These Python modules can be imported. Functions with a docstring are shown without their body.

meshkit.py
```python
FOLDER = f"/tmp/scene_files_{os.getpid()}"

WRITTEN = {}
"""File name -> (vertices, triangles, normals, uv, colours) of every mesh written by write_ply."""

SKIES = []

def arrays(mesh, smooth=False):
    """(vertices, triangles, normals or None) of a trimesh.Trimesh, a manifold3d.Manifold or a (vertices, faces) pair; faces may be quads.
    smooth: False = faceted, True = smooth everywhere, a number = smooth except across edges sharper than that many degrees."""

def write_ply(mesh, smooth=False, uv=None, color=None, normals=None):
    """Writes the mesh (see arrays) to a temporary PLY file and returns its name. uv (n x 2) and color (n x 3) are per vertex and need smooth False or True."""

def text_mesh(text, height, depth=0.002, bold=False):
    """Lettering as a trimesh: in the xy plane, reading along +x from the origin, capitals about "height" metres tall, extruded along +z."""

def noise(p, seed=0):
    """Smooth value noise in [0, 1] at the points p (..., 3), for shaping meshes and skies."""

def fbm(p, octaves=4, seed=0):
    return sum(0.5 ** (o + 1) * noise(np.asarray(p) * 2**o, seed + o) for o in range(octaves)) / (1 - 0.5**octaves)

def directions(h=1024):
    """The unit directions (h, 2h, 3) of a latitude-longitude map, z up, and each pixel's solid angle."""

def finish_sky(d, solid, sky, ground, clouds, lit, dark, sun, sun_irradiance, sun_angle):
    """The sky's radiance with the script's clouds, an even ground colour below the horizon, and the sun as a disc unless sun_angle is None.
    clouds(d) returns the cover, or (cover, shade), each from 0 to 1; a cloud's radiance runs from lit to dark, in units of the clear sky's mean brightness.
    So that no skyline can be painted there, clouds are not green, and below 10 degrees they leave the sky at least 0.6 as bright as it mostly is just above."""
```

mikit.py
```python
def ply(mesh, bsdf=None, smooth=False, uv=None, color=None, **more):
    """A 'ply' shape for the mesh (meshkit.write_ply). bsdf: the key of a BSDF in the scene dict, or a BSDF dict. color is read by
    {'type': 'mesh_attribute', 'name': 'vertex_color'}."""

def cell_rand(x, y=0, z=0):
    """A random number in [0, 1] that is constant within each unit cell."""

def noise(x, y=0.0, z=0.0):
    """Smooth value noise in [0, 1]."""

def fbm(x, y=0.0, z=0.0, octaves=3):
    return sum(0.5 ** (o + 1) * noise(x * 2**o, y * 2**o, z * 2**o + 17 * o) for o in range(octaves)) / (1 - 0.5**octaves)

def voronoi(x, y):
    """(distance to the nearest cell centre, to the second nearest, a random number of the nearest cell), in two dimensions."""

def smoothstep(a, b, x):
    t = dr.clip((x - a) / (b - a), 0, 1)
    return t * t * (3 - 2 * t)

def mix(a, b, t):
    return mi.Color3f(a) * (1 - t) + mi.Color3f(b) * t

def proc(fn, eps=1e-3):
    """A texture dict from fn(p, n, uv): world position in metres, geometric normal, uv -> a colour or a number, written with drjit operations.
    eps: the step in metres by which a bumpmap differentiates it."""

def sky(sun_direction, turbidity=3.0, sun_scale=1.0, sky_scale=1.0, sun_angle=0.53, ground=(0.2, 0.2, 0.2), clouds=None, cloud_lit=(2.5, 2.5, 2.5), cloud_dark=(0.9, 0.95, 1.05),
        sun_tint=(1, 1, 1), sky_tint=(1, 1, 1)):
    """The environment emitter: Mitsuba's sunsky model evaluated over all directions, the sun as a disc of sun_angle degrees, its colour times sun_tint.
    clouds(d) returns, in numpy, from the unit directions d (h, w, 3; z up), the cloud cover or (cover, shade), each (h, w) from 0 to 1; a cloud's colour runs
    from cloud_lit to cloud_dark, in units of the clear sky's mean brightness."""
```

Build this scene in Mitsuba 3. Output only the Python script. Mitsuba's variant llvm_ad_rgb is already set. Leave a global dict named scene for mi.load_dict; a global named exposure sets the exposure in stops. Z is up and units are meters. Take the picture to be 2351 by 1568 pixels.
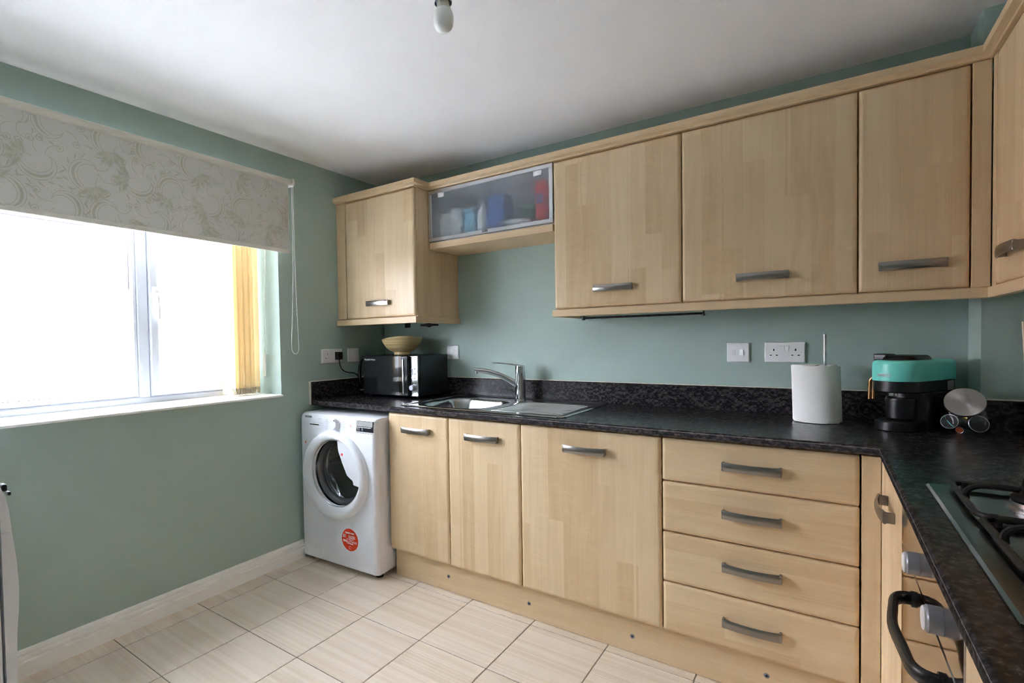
import math
import random
import numpy as np
import trimesh
import manifold3d as m3
import shapely
import shapely.geometry as sg
import shapely.affinity as sa
from shapely.ops import unary_union
import drjit as dr
import mitsuba as mi
import mikit
import meshkit
from mikit import noise, fbm, cell_rand, smoothstep, mix

T = mi.ScalarTransform4f
random.seed(7)
rng = np.random.default_rng(7)
scene, labels = {}, {}

# ------------------------------------------------------------------ camera, sky, exposure
CAM = np.array([2.46574, -2.64377, 1.24673])
FWD = np.array([-0.590428, 0.806691, -0.02539])
UP = np.array([-0.0008285, 0.0308522, 0.9995236])
FOCAL = 1184.729
scene['camera'] = {
    'type': 'perspective', 'fov_axis': 'x', 'fov': math.degrees(2 * math.atan(2351 / 2 / FOCAL)),
    'near_clip': 0.02, 'far_clip': 200.0,
    'principal_point_offset_x': 150.0 / 2351, 'principal_point_offset_y': -28.82 / 1568,
    'to_world': T().look_at(origin=CAM.tolist(), target=(CAM + FWD).tolist(), up=UP.tolist()),
}


def overcast(d):
    n = meshkit.fbm(d * 3.0, 3, seed=4)
    return np.ones(d.shape[:2]), 0.35 * n


scene['sky'] = mikit.sky((-0.55, -0.35, 0.75), turbidity=4.0, sun_scale=0.0, sky_scale=1.0, ground=(0.28, 0.28, 0.28), clouds=overcast,
                         cloud_lit=(1.0, 1.06, 1.18), cloud_dark=(0.82, 0.9, 1.03))
exposure = 7.92


# ------------------------------------------------------------------ materials
def S(r, g, b):
    c = np.array([r, g, b]) / 255.0
    return [float(x) for x in np.where(c <= 0.04045, c / 12.92, ((c + 0.055) / 1.055) ** 2.4)]


def rgb(c):
    return {'type': 'rgb', 'value': [float(x) for x in c]}


def mat(name, base, rough=0.5, metal=0.0, spec=0.5, two=True, **more):
    b = base if isinstance(base, dict) else rgb(base)
    d = {'type': 'principled', 'base_color': b, 'roughness': rough, 'metallic': metal, 'specular': spec, **more}
    scene[name] = {'type': 'twosided', 'bsdf': d} if two else d


def diffuse(name, base):
    scene[name] = {'type': 'twosided', 'bsdf': {'type': 'diffuse', 'reflectance': base if isinstance(base, dict) else rgb(base)}}


MAPLE_L, MAPLE_D = S(221, 198, 165), S(196, 165, 126)


def maple_fn(across, along, strip, plain):
    def fn(p, n, uv):
        a, l = across(p), along(p)
        k = dr.floor(a / strip + 0.13 * dr.sin(dr.floor(a / strip) * 2.3))
        cut = dr.floor(l / 0.85 + cell_rand(k, 3, 5) * 9.0)
        tone = cell_rand(k, cut, 1)
        grain = noise(a * 420.0, l * 9.0, k * 3.0)
        broad = fbm(a * 46.0 + 3.0 * noise(l * 3.0, a * 5.0), l * 2.2, k * 7.0 + cut, 2)
        curl = noise(a * 14.0 + k, l * 105.0 + 5.0 * noise(a * 30.0, l * 6.0), 2.0) * smoothstep(0.62, 0.85, cell_rand(k, cut, 8))
        t = (0.0 if plain else 0.42) * tone + 0.2 * grain + 0.34 * broad + 0.16 * curl + (0.22 if plain else 0.0)
        return mix(MAPLE_L, MAPLE_D, dr.clip(t, 0.0, 1.0))
    return fn


VERT = (lambda p: p.x + p.y + 0.31, lambda p: p.z)
HORI = (lambda p: p.z + 0.07, lambda p: p.x + p.y)
mat('maple_upright', mikit.proc(maple_fn(*VERT, 0.074, False)), 0.36, spec=0.42)
mat('maple_level', mikit.proc(maple_fn(*HORI, 0.066, False)), 0.36, spec=0.42)
mat('maple_trim', mikit.proc(maple_fn(*HORI, 0.2, True)), 0.4, spec=0.4)


def granite(p, n, uv):
    a = fbm(p.x * 95.0, p.y * 95.0, p.z * 95.0, 3)
    b = fbm(p.x * 260.0 + 9.0, p.y * 260.0, p.z * 260.0, 2)
    c = mix(S(19, 18, 21), S(50, 46, 46), smoothstep(0.42, 0.64, a))
    c = mix(c, S(92, 81, 74), smoothstep(0.55, 0.75, b) * smoothstep(0.46, 0.62, a))
    return mix(c, S(62, 60, 70), 0.45 * smoothstep(0.6, 0.75, noise(p.x * 150.0, p.y * 150.0, p.z * 150.0 + 30.0)))


mat('worktop_laminate', mikit.proc(granite), 0.25, spec=0.3)


def tile_streak(p, n, uv):
    k = cell_rand(dr.floor((p.x - 0.118) / 0.328), dr.floor((p.y + 0.643) / 0.367), 2.0)
    s = 0.55 * noise(p.y * 150.0, p.x * 1.6 + k * 40.0, k * 11.0) + 0.45 * noise(p.y * 42.0, p.x * 0.9 + k * 17.0, 5.0)
    return mix(S(215, 203, 187), S(201, 186, 166), smoothstep(0.2, 0.95, s) + 0.06 * (k - 0.5))


mat('tile_glaze', mikit.proc(tile_streak), 0.3, spec=0.45)
diffuse('grout', S(120, 112, 104))


def paint_fn(p, n, uv):
    m = fbm(p.x * 2.3, p.y * 2.3, p.z * 2.3, 3)
    return mix(S(166, 184, 177), S(160, 178, 171), m)


mat('sage_paint', mikit.proc(paint_fn), 0.55, spec=0.25)
diffuse('ceiling_white', S(240, 240, 241))
mat('white_gloss_paint', S(236, 236, 233), 0.35, spec=0.4)
mat('upvc', S(198, 201, 210), 0.45, spec=0.25)
mat('white_plastic', S(236, 236, 238), 0.32, spec=0.5)
mat('grey_white_plastic', S(222, 222, 226), 0.35, spec=0.5)
mat('appliance_white', S(222, 224, 231), 0.25, spec=0.45)
mat('black_gloss', S(14, 14, 16), 0.08, spec=0.6)
mat('black_satin', S(19, 19, 22), 0.33, spec=0.5)
mat('black_matt', S(16, 16, 17), 0.6, spec=0.3)
mat('dark_rubber', S(24, 24, 25), 0.7, spec=0.3)
mat('brushed_nickel', S(158, 152, 146), 0.27, metal=1.0)
mat('lilac_plastic', S(176, 172, 190), 0.4)
mat('aluminium', S(212, 214, 218), 0.3, metal=1.0)
mat('chrome', S(212, 214, 218), 0.08, metal=1.0)
mat('stainless', S(196, 198, 200), 0.13, metal=1.0)
mat('stainless_drainer', S(186, 188, 190), 0.16, metal=1.0)
mat('bronze_mirror', S(168, 152, 143), 0.04, metal=1.0)
mat('hob_steel', S(140, 140, 136), 0.12, metal=1.0)
mat('copper', S(214, 160, 112), 0.18, metal=1.0)
mat('silver_plastic', S(165, 168, 178), 0.3, metal=0.55)
mat('sealant', S(205, 200, 190), 0.5)
scene['pane_glass'] = {'type': 'thindielectric', 'int_ior': 1.5}
scene['jar_glass'] = {'type': 'thindielectric', 'int_ior': 1.5}
scene['frosted_glass'] = {'type': 'blendbsdf', 'weight': 0.24,
                          'a': {'type': 'principledthin', 'base_color': rgb((0.86, 0.9, 0.92)), 'roughness': 0.15, 'spec_trans': 0.97, 'eta': 1.4, 'diff_trans': 0.3},
                          'b': {'type': 'twosided', 'bsdf': {'type': 'diffuse', 'reflectance': rgb(S(150, 156, 160))}}}
mat('mirror_black_glass', S(30, 31, 34), 0.05, spec=0.9)


def weave_fn(p, n, uv):
    return mix(S(212, 211, 206), S(205, 204, 199), noise(p.y * 500.0, p.z * 500.0))


scene['blind_fabric'] = {'type': 'principledthin', 'base_color': mikit.proc(weave_fn), 'roughness': 0.7, 'diff_trans': 0.22, 'spec_trans': 0.0}
scene['blind_print'] = {'type': 'principledthin', 'base_color': rgb(S(190, 190, 174)), 'roughness': 0.7, 'diff_trans': 0.2, 'spec_trans': 0.0}
scene['cream_slat'] = {'type': 'principledthin', 'base_color': rgb(S(228, 212, 170)), 'roughness': 0.7, 'diff_trans': 0.4, 'spec_trans': 0.0}
mat('cream_plastic', S(220, 217, 208), 0.4)


def bamboo_fn(p, n, uv):
    s = noise(p.z * 300.0 + 3.0 * noise(p.x * 9.0, p.y * 9.0), p.x * 6.0, p.y * 6.0)
    return mix(S(204, 182, 134), S(184, 158, 110), smoothstep(0.3, 0.95, s))


mat('bamboo', mikit.proc(bamboo_fn), 0.22, spec=0.5)
mat('bowl_white', S(225, 228, 230), 0.25)
mat('paper', S(236, 236, 234), 0.85, spec=0.1)
mat('card_core', S(120, 96, 74), 0.85, spec=0.1)
mat('turquoise_plastic', S(120, 226, 212), 0.3, spec=0.5)
mat('red_print', S(214, 60, 34), 0.45)
mat('red_card', S(214, 44, 52), 0.5)
mat('blue_plastic', S(66, 106, 176), 0.35)
mat('pale_blue_plastic', S(128, 182, 206), 0.4)
mat('green_plastic', S(64, 128, 92), 0.4)
mat('gold_foil', S(196, 168, 78), 0.3, metal=0.8)
mat('teal_foil', S(70, 178, 178), 0.25, metal=0.6)
mat('orange_foil', S(190, 84, 40), 0.3, metal=0.6)
mat('grey_print', S(110, 112, 118), 0.5)
mat('pale_print', S(196, 198, 204), 0.5)
mat('pink_print', S(232, 190, 190), 0.5)
mat('screen_dark', S(30, 32, 38), 0.12, spec=0.6)
mat('screen_grey', S(150, 150, 150), 0.15, spec=0.6)
mat('beech_board', S(226, 206, 186), 0.5)


def brick_fn(p, n, uv):
    row = dr.floor(p.z / 0.075)
    along = p.y / 0.225 + 0.5 * (row - 2.0 * dr.floor(row / 2.0))
    f = along - dr.floor(along)
    g = p.z / 0.075 - row
    joint = 1.0 - smoothstep(0.0, 0.05, dr.minimum(f, 1.0 - f)) * smoothstep(0.0, 0.14, dr.minimum(g, 1.0 - g))
    return mix(mix(S(206, 152, 134), S(186, 128, 112), cell_rand(dr.floor(along), row, 1)), S(196, 186, 172), joint)


diffuse('far_brick', mikit.proc(brick_fn))
diffuse('roof_slate', S(92, 90, 96))
diffuse('far_paving', S(228, 228, 228))
diffuse('far_tarmac', S(142, 142, 141))
diffuse('rear_wall_paint', S(128, 140, 132))


# ------------------------------------------------------------------ mesh helpers
def key_for(k):
    if k not in scene and k not in labels:
        return k
    i = 1
    while f'{k}_{i:03d}' in scene or f'{k}_{i:03d}' in labels or any(s.startswith(f'{k}_{i:03d}__') for s in scene):
        i += 1
    return f'{k}_{i:03d}'


def put(key, mesh, bsdf, smooth=False, label=None, cat=None, group=None, kind=None, M=None):
    if M is not None:
        mesh = mesh.copy()
        mesh.apply_transform(M)
    key = key_for(key)
    scene[key] = mikit.ply(mesh, bsdf, smooth=smooth)
    d = {}
    if label: d['label'] = label
    if cat: d['category'] = cat
    if group: d['group'] = group
    if kind: d['kind'] = kind
    if d: labels[key] = d
    return key


def thing(key, label, cat, group=None, kind=None):
    k, i = key, 0
    while k in labels or k in scene:
        i += 1
        k = f'{key}_{i:03d}'
    labels[k] = {'label': label, 'category': cat}
    if group: labels[k]['group'] = group
    if kind: labels[k]['kind'] = kind
    return k


def struct(key, mesh, bsdf, smooth=False, label=None):
    scene[key] = mikit.ply(mesh, bsdf, smooth=smooth)
    labels[key] = {'kind': 'structure'}
    if label: labels[key]['label'] = label
    return key


def hull(pts):
    return trimesh.convex.convex_hull(np.asarray(pts, float))


def box(x0, x1, y0, y1, z0, z1, c=0.0):
    """A box with chamfered edges."""
    if c <= 0:
        m = trimesh.creation.box((x1 - x0, y1 - y0, z1 - z0))
        m.apply_translation(((x0 + x1) / 2, (y0 + y1) / 2, (z0 + z1) / 2))
        return m
    pts = []
    for x, sx in ((x0, 1), (x1, -1)):
        for y, sy in ((y0, 1), (y1, -1)):
            for z, sz in ((z0, 1), (z1, -1)):
                pts += [(x, y + sy * c, z + sz * c), (x + sx * c, y, z + sz * c), (x + sx * c, y + sy * c, z)]
    return hull(pts)


def rbox(x0, x1, y0, y1, z0, z1, r, n=4):
    """A box with rounded edges (a hull of eight spheres)."""
    s = trimesh.creation.icosphere(2, r) if n > 3 else trimesh.creation.icosphere(1, r)
    pts = [s.vertices + [x, y, z] for x in (x0 + r, x1 - r) for y in (y0 + r, y1 - r) for z in (z0 + r, z1 - r)]
    return hull(np.vstack(pts))


def cyl(p, q, r, n=24, r2=None):
    """A cylinder or cone from p to q."""
    p, q = np.asarray(p, float), np.asarray(q, float)
    return lathe([(r, 0), (r if r2 is None else r2, np.linalg.norm(q - p))], p, q - p, n, caps=True)


def lathe(profile, origin=(0, 0, 0), axis=(0, 0, 1), n=32, caps=False):
    """Turns (radius, height) points about an axis; caps closes the two ends."""
    prof = [tuple(x) for x in profile]
    if caps:
        prof = [(0, prof[0][1])] + prof + [(0, prof[-1][1])]
    a = np.arange(n) * 2 * np.pi / n
    v, f = [], []
    for r, h in prof:
        v.append(np.stack([r * np.cos(a), r * np.sin(a), np.full(n, h)], 1))
    v = np.vstack(v)
    i = np.arange(n)
    j = (i + 1) % n
    for k in range(len(prof) - 1):
        a0, b0 = k * n, (k + 1) * n
        if prof[k][0] > 1e-9:
            f.append(np.stack([a0 + i, a0 + j, b0 + j], 1))
        if prof[k + 1][0] > 1e-9:
            f.append(np.stack([a0 + i, b0 + j, b0 + i], 1))
    m = trimesh.Trimesh(v, np.vstack(f), process=False)
    m.merge_vertices()
    m.update_faces(m.nondegenerate_faces())
    z = np.asarray(axis, float) / np.linalg.norm(axis)
    x = np.cross([0, 0, 1], z) if abs(z[2]) < 0.999 else np.array([1.0, 0, 0])
    x = x / np.linalg.norm(x)
    M = np.eye(4)
    M[:3, 0], M[:3, 1], M[:3, 2], M[:3, 3] = x, np.cross(z, x), z, origin
    m.apply_transform(M)
    return m


def tube(points, r, n=10, closed=False, flat=1.0, side=None):
    """A tube along a polyline; r a number or one per point; flat squashes the section along its second axis."""
    P = np.asarray(points, float)
    R = np.broadcast_to(np.asarray(r, float), (len(P),))
    if closed:
        t = np.roll(P, -1, 0) - np.roll(P, 1, 0)
    else:
        t = np.gradient(P, axis=0)
    t /= np.linalg.norm(t, axis=1, keepdims=True) + 1e-12
    a = np.asarray(side, float) if side is not None else np.array([0, 0, 1.0])
    A, prev = [], None
    for k in range(len(P)):
        u = (a if prev is None or side is not None else prev)
        u = u - t[k] * (u @ t[k])
        if np.linalg.norm(u) < 1e-4:
            u = np.cross(t[k], [1, 0, 0]) if abs(t[k][0]) < 0.9 else np.cross(t[k], [0, 1, 0])
        u /= np.linalg.norm(u)
        A.append(u)
        prev = u
    A = np.array(A)
    B = np.cross(t, A)
    ang = np.arange(n) * 2 * np.pi / n
    V = P[:, None] + R[:, None, None] * (np.cos(ang)[None, :, None] * A[:, None] + flat * np.sin(ang)[None, :, None] * B[:, None])
    v = V.reshape(-1, 3)
    f = []
    i = np.arange(n)
    j = (i + 1) % n
    K = len(P)
    for k in range(K if closed else K - 1):
        a0, b0 = k * n, ((k + 1) % K) * n
        f += [np.stack([a0 + i, b0 + j, b0 + i], 1), np.stack([a0 + i, a0 + j, b0 + j], 1)]
    if not closed:
        v = np.vstack([v, P[0], P[-1]])
        f += [np.stack([np.full(n, K * n), j, i], 1), np.stack([np.full(n, K * n + 1), (K - 1) * n + i, (K - 1) * n + j], 1)]
    return trimesh.Trimesh(v, np.vstack(f), process=False)


def smooth_path(pts, n=40):
    from scipy.interpolate import CubicSpline
    P = np.asarray(pts, float)
    s = np.r_[0, np.cumsum(np.linalg.norm(np.diff(P, axis=0), axis=1))]
    return CubicSpline(s, P)(np.linspace(0, s[-1], n))


def cat_(ms):
    return trimesh.util.concatenate(list(ms))


def extrude(poly, h):
    polys = getattr(poly, 'geoms', [poly])
    return cat_([trimesh.creation.extrude_polygon(g, h, engine='earcut') for g in polys if g.area > 1e-9])


def to_man(m):
    m = m.copy()
    m.merge_vertices()
    return m3.Manifold(m3.Mesh(np.asarray(m.vertices, np.float32), np.asarray(m.faces, np.uint32)))


def from_man(m):
    q = m.to_mesh()
    return trimesh.Trimesh(np.array(q.vert_properties[:, :3]), np.array(q.tri_verts), process=False)


def frame_of(origin, ex, ey=None, ez=(0, 0, 1)):
    ex = np.asarray(ex, float) / np.linalg.norm(ex)
    ez = np.asarray(ez, float) / np.linalg.norm(ez)
    ey = np.cross(ez, ex) if ey is None else np.asarray(ey, float)
    M = np.eye(4)
    M[:3, 0], M[:3, 1], M[:3, 2], M[:3, 3] = ex, ey, ez, origin
    return M


def text_on(s, height, M, depth=0.0008, bold=False, centre=False, width=None):
    """Lettering; local x reads, local y up, local z out of the surface; M places it."""
    t = meshkit.text_mesh(s, height, depth, bold)
    if width:
        t.apply_scale([width / t.extents[0], 1, 1])
    if centre:
        t.apply_translation([-t.bounds.mean(0)[0], 0, 0])
    t.apply_transform(M)
    return t


def sweep_profile(path, profile, closed_profile=True):
    """Sweeps (out, z) points along a plan polyline with mitred corners; 'out' is to the right of the way walked."""
    P = np.asarray(path, float)
    rings = []
    for k in range(len(P)):
        d0 = (P[k] - P[k - 1]) if k else (P[1] - P[0])
        d1 = (P[k + 1] - P[k]) if k + 1 < len(P) else d0
        d0, d1 = d0 / np.linalg.norm(d0), d1 / np.linalg.norm(d1)
        n0, n1 = np.array([d0[1], -d0[0]]), np.array([d1[1], -d1[0]])
        b = n0 + n1
        b = b / (b @ n0)
        rings.append([[P[k][0] + b[0] * o, P[k][1] + b[1] * o, z] for o, z in profile])
    v = np.array(rings).reshape(-1, 3)
    n, f = len(profile), []
    i = np.arange(n)
    j = (i + 1) % n
    for k in range(len(P) - 1):
        a0, b0 = k * n, (k + 1) * n
        f += [np.stack([a0 + i, b0 + i, b0 + j], 1), np.stack([a0 + i, b0 + j, a0 + j], 1)]
    m = trimesh.Trimesh(v, np.vstack(f), process=False)
    cap = sg.Polygon(profile)
    cv, cf = trimesh.creation.triangulate_polygon(cap, engine='earcut')
    ends = []
    for k, flip in ((0, False), (len(P) - 1, True)):
        ring = np.array(rings[k])
        idx = [int(np.argmin(np.linalg.norm(np.asarray(profile) - q, axis=1))) for q in cv]
        ends.append(trimesh.Trimesh(ring[idx], cf[:, ::-1] if flip else cf, process=False))
    out = cat_([m] + ends)
    out.merge_vertices()
    trimesh.repair.fix_normals(out)
    return out


# ------------------------------------------------------------------ the room shell
H = 2.311
RW = 3.215          # right wall
RB = -3.7           # rear wall
WY0, WY1, WZ0, WZ1 = -2.66, -0.856, 0.950, 2.10     # window opening
left = to_man(box(-0.35, 0, RB, 0.0, -0.02, H)) - to_man(box(-0.4, 0.1, WY0, WY1, WZ0, WZ1))
struct('wall_left', from_man(left), 'sage_paint', label='sage green wall with the window')
struct('wall_back', box(-0.35, RW + 0.12, 0.0, 0.14, -0.02, H), 'sage_paint', label='sage green wall behind the sink and worktop')
struct('wall_right', box(RW, RW + 0.12, RB, 0.0, -0.02, H), 'sage_paint')
struct('wall_rear', box(-0.35, RW + 0.12, RB - 0.12, RB, -0.02, H), 'rear_wall_paint')
struct('ceiling', box(-0.35, RW + 0.12, RB - 0.12, 0.14, H, H + 0.1), 'ceiling_white', label='plain white ceiling')
struct('wall_boxing', box(2.890, RW, -0.19, 0.0, 0.0, H), 'sage_paint', label='boxed-in corner pipe casing painted sage green')

# floor: grout bed with every tile a piece of its own
struct('floor', box(-0.0, RW, RB, 0.0, -0.05, -0.0018), 'grout', label='floor of pale streaked ceramic tiles')
gx = [0.002] + [0.118 + 0.328 * k for k in range(9)] + [2.76]
gy = [-0.605, -0.643] + [-0.643 - 0.367 * k for k in range(1, 9)] + [RB + 0.002]
gy = [-0.25] + gy[1:]
g2 = 0.0017
for a, b in zip(gx[:-1], gx[1:]):
    for c, d in zip(gy[:-1], gy[1:]):
        if b - a < 0.02 or c - d < 0.02:
            continue
        w = float(rng.uniform(-0.0003, 0.0003))
        put('floor__tile', box(a + g2, b - g2, d + g2, c - g2, -0.006, w, 0.0014), 'tile_glaze')

# skirting
prof = [(0, 0), (0.020, 0), (0.020, 0.054), (0.0185, 0.057), (0.013, 0.0585), (0.013, 0.0615), (0.0165, 0.064), (0.0165, 0.074), (0.013, 0.079), (0.0085, 0.0805), (0.0085, 0.0835), (0.010, 0.086), (0.0085, 0.096), (0.004, 0.101), (0, 0.101)]
struct('baseboard_left', sweep_profile([(0.0005, RB + 0.01), (0.0005, -0.733)], prof), 'white_gloss_paint', label='white moulded skirting board under the window')

# ------------------------------------------------------------------ window
XF = -0.27          # room face of the frame


def rect_frame(y0, y1, z0, z1, w, x0, x1, c=0.004):
    """A rectangular frame in the plane of the window, its bars w wide, bevelled towards the glass."""
    o = [(y0, z0), (y1, z0), (y1, z1), (y0, z1)]
    i1 = [(y0 + w, z0 + w), (y1 - w, z0 + w), (y1 - w, z1 - w), (y0 + w, z1 - w)]
    i0 = [(y0 + w - 0.008, z0 + w - 0.008), (y1 - w + 0.008, z0 + w - 0.008), (y1 - w + 0.008, z1 - w + 0.008), (y0 + w - 0.008, z1 - w + 0.008)]
    loops = [(x0, o), (x1 - c, o), (x1, [(y0 + c, z0 + c), (y1 - c, z0 + c), (y1 - c, z1 - c), (y0 + c, z1 - c)]), (x1, i0), (x1 - 0.012, i1), (x0, i1)]
    v = np.array([[x, y, z] for x, L in loops for y, z in L])
    f = []
    for k in range(6):
        a0, b0 = 4 * k, 4 * ((k + 1) % 6)
        for q in range(4):
            r = (q + 1) % 4
            f += [[a0 + q, a0 + r, b0 + r], [a0 + q, b0 + r, b0 + q]]
    m = trimesh.Trimesh(v, f, process=False)
    trimesh.repair.fix_normals(m)
    return m


labels['window_1'] = {'kind': 'structure', 'label': 'white plastic framed window with an opening light'}
M1, M2 = (-1.484, -1.432), (-2.12, -2.068)     # mullions
put('window_1__frame', rect_frame(WY0 + 0.001, WY1 - 0.001, WZ0 + 0.001, WZ1 - 0.001, 0.045, XF - 0.07, XF), 'upvc')
for a, b in (M1, M2):
    put('window_1__mullion', box(XF - 0.068, XF - 0.001, a, b, WZ0 + 0.042, WZ1 - 0.042, 0.004), 'upvc')
lights = [(M1[1], WY1 - 0.046, True), (M2[1], M1[0], False), (WY0 + 0.046, M2[0], True)]
for a, b, opens in lights:
    z0, z1 = WZ0 + 0.046, WZ1 - 0.046
    if opens:
        k = put('window_1__sash', rect_frame(a + 0.002, b - 0.002, z0 + 0.001, z1 - 0.001, 0.044, XF - 0.06, XF + 0.014), 'upvc')
        w = 0.044
    else:
        k = put('window_1__glazing_bead', rect_frame(a + 0.001, b - 0.001, z0 + 0.001, z1 - 0.001, 0.022, XF - 0.05, XF - 0.006, 0.003), 'upvc')
        w = 0.02
    put('window_1__pane', box(XF - 0.032, XF - 0.031, a + w, b - w, z0 + w, z1 - w).slice_plane([XF - 0.0315, 0, 0], [1, 0, 0], cap=False) if False else
        trimesh.Trimesh([[XF - 0.03, a + w, z0 + w], [XF - 0.03, b - w, z0 + w], [XF - 0.03, b - w, z1 - w], [XF - 0.03, a + w, z1 - w]], [[0, 1, 2], [0, 2, 3]], process=False), 'pane_glass')
# espagnolette handle on the opening light
hy = -1.408
put('window_1__sash__handle', cat_([
    rbox(XF + 0.014, XF + 0.026, hy - 0.013, hy + 0.013, 1.455, 1.545, 0.005, 2),
    cyl((XF + 0.024, hy, 1.512), (XF + 0.046, hy, 1.512), 0.0125, 20),
    tube(smooth_path([(XF + 0.040, hy, 1.512), (XF + 0.047, hy + 0.003, 1.475), (XF + 0.046, hy + 0.006, 1.43), (XF + 0.043, hy + 0.007, 1.382)], 14), np.linspace(0.0095, 0.0075, 14), 10)]), 'white_plastic', 40)
put('window_1__sash__handle_button', cyl((XF + 0.046, hy, 1.512), (XF + 0.0475, hy, 1.512), 0.005, 14), 'grey_print')
# sill board
put('window_1__sill', rbox(XF - 0.004, 0.022, WY0 - 0.0 + 0.001, WY1 - 0.001, WZ0 + 0.0005, WZ0 + 0.0125, 0.005, 2), 'white_gloss_paint', 30)

# roller blind
rb = thing('roller_blind', 'off-white roller blind with a pale leafy paisley print half down over the window', 'blind')
BX, BY0, BY1 = 0.047, -2.86, -0.812
put(rb + '__tube', cat_([cyl((BX - 0.008, BY0, 2.152), (BX - 0.008, BY1 + 0.02, 2.152), 0.0175, 28),
                         tube([(BX + 0.0065, BY0, 2.162), (BX + 0.0065, BY1 + 0.02, 2.162)], 0.003, 8)]), 'cream_plastic', 40)
put(rb + '__bracket', cat_([rbox(0.001, BX + 0.014, BY1 + 0.0215, BY1 + 0.033, 2.130, 2.172, 0.004, 2), cyl((BX - 0.008, BY1 + 0.028, 2.152), (BX - 0.008, BY1 + 0.038, 2.152), 0.02, 24)]), 'cream_plastic', 40)
put(rb + '__fabric', box(BX - 0.0006, BX, BY0 + 0.01, BY1, 1.768, 2.15), 'blind_fabric')
put(rb + '__bottom_bar', rbox(BX - 0.004, BX + 0.004, BY0 + 0.01, BY1 - 0.001, 1.752, 1.772, 0.0035, 2), 'cream_plastic', 40)


def leaf(cx, cy, L, wd, ang, bend=0.25):
    s = np.linspace(0, 1, 18)
    half = wd * np.sin(np.pi * s ** 0.8)
    mid = np.stack([L * s, bend * L * np.sin(np.pi * s * 0.5) ** 2], 1)
    pts = np.vstack([mid + np.stack([np.zeros(18), half], 1), (mid - np.stack([np.zeros(18), half], 1))[::-1]])
    return sa.translate(sa.rotate(sg.Polygon(pts).buffer(0), math.degrees(ang), origin=(0, 0)), cx, cy)


def spiral(cx, cy, r, turns, ang, sgn=1):
    t = np.linspace(0, turns * 2 * np.pi, 36)
    rr = r * (1 - t / t[-1] * 0.85)
    return sa.translate(sg.LineString(np.stack([rr * np.cos(ang + sgn * t), rr * np.sin(ang + sgn * t)], 1)), cx, cy)


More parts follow.
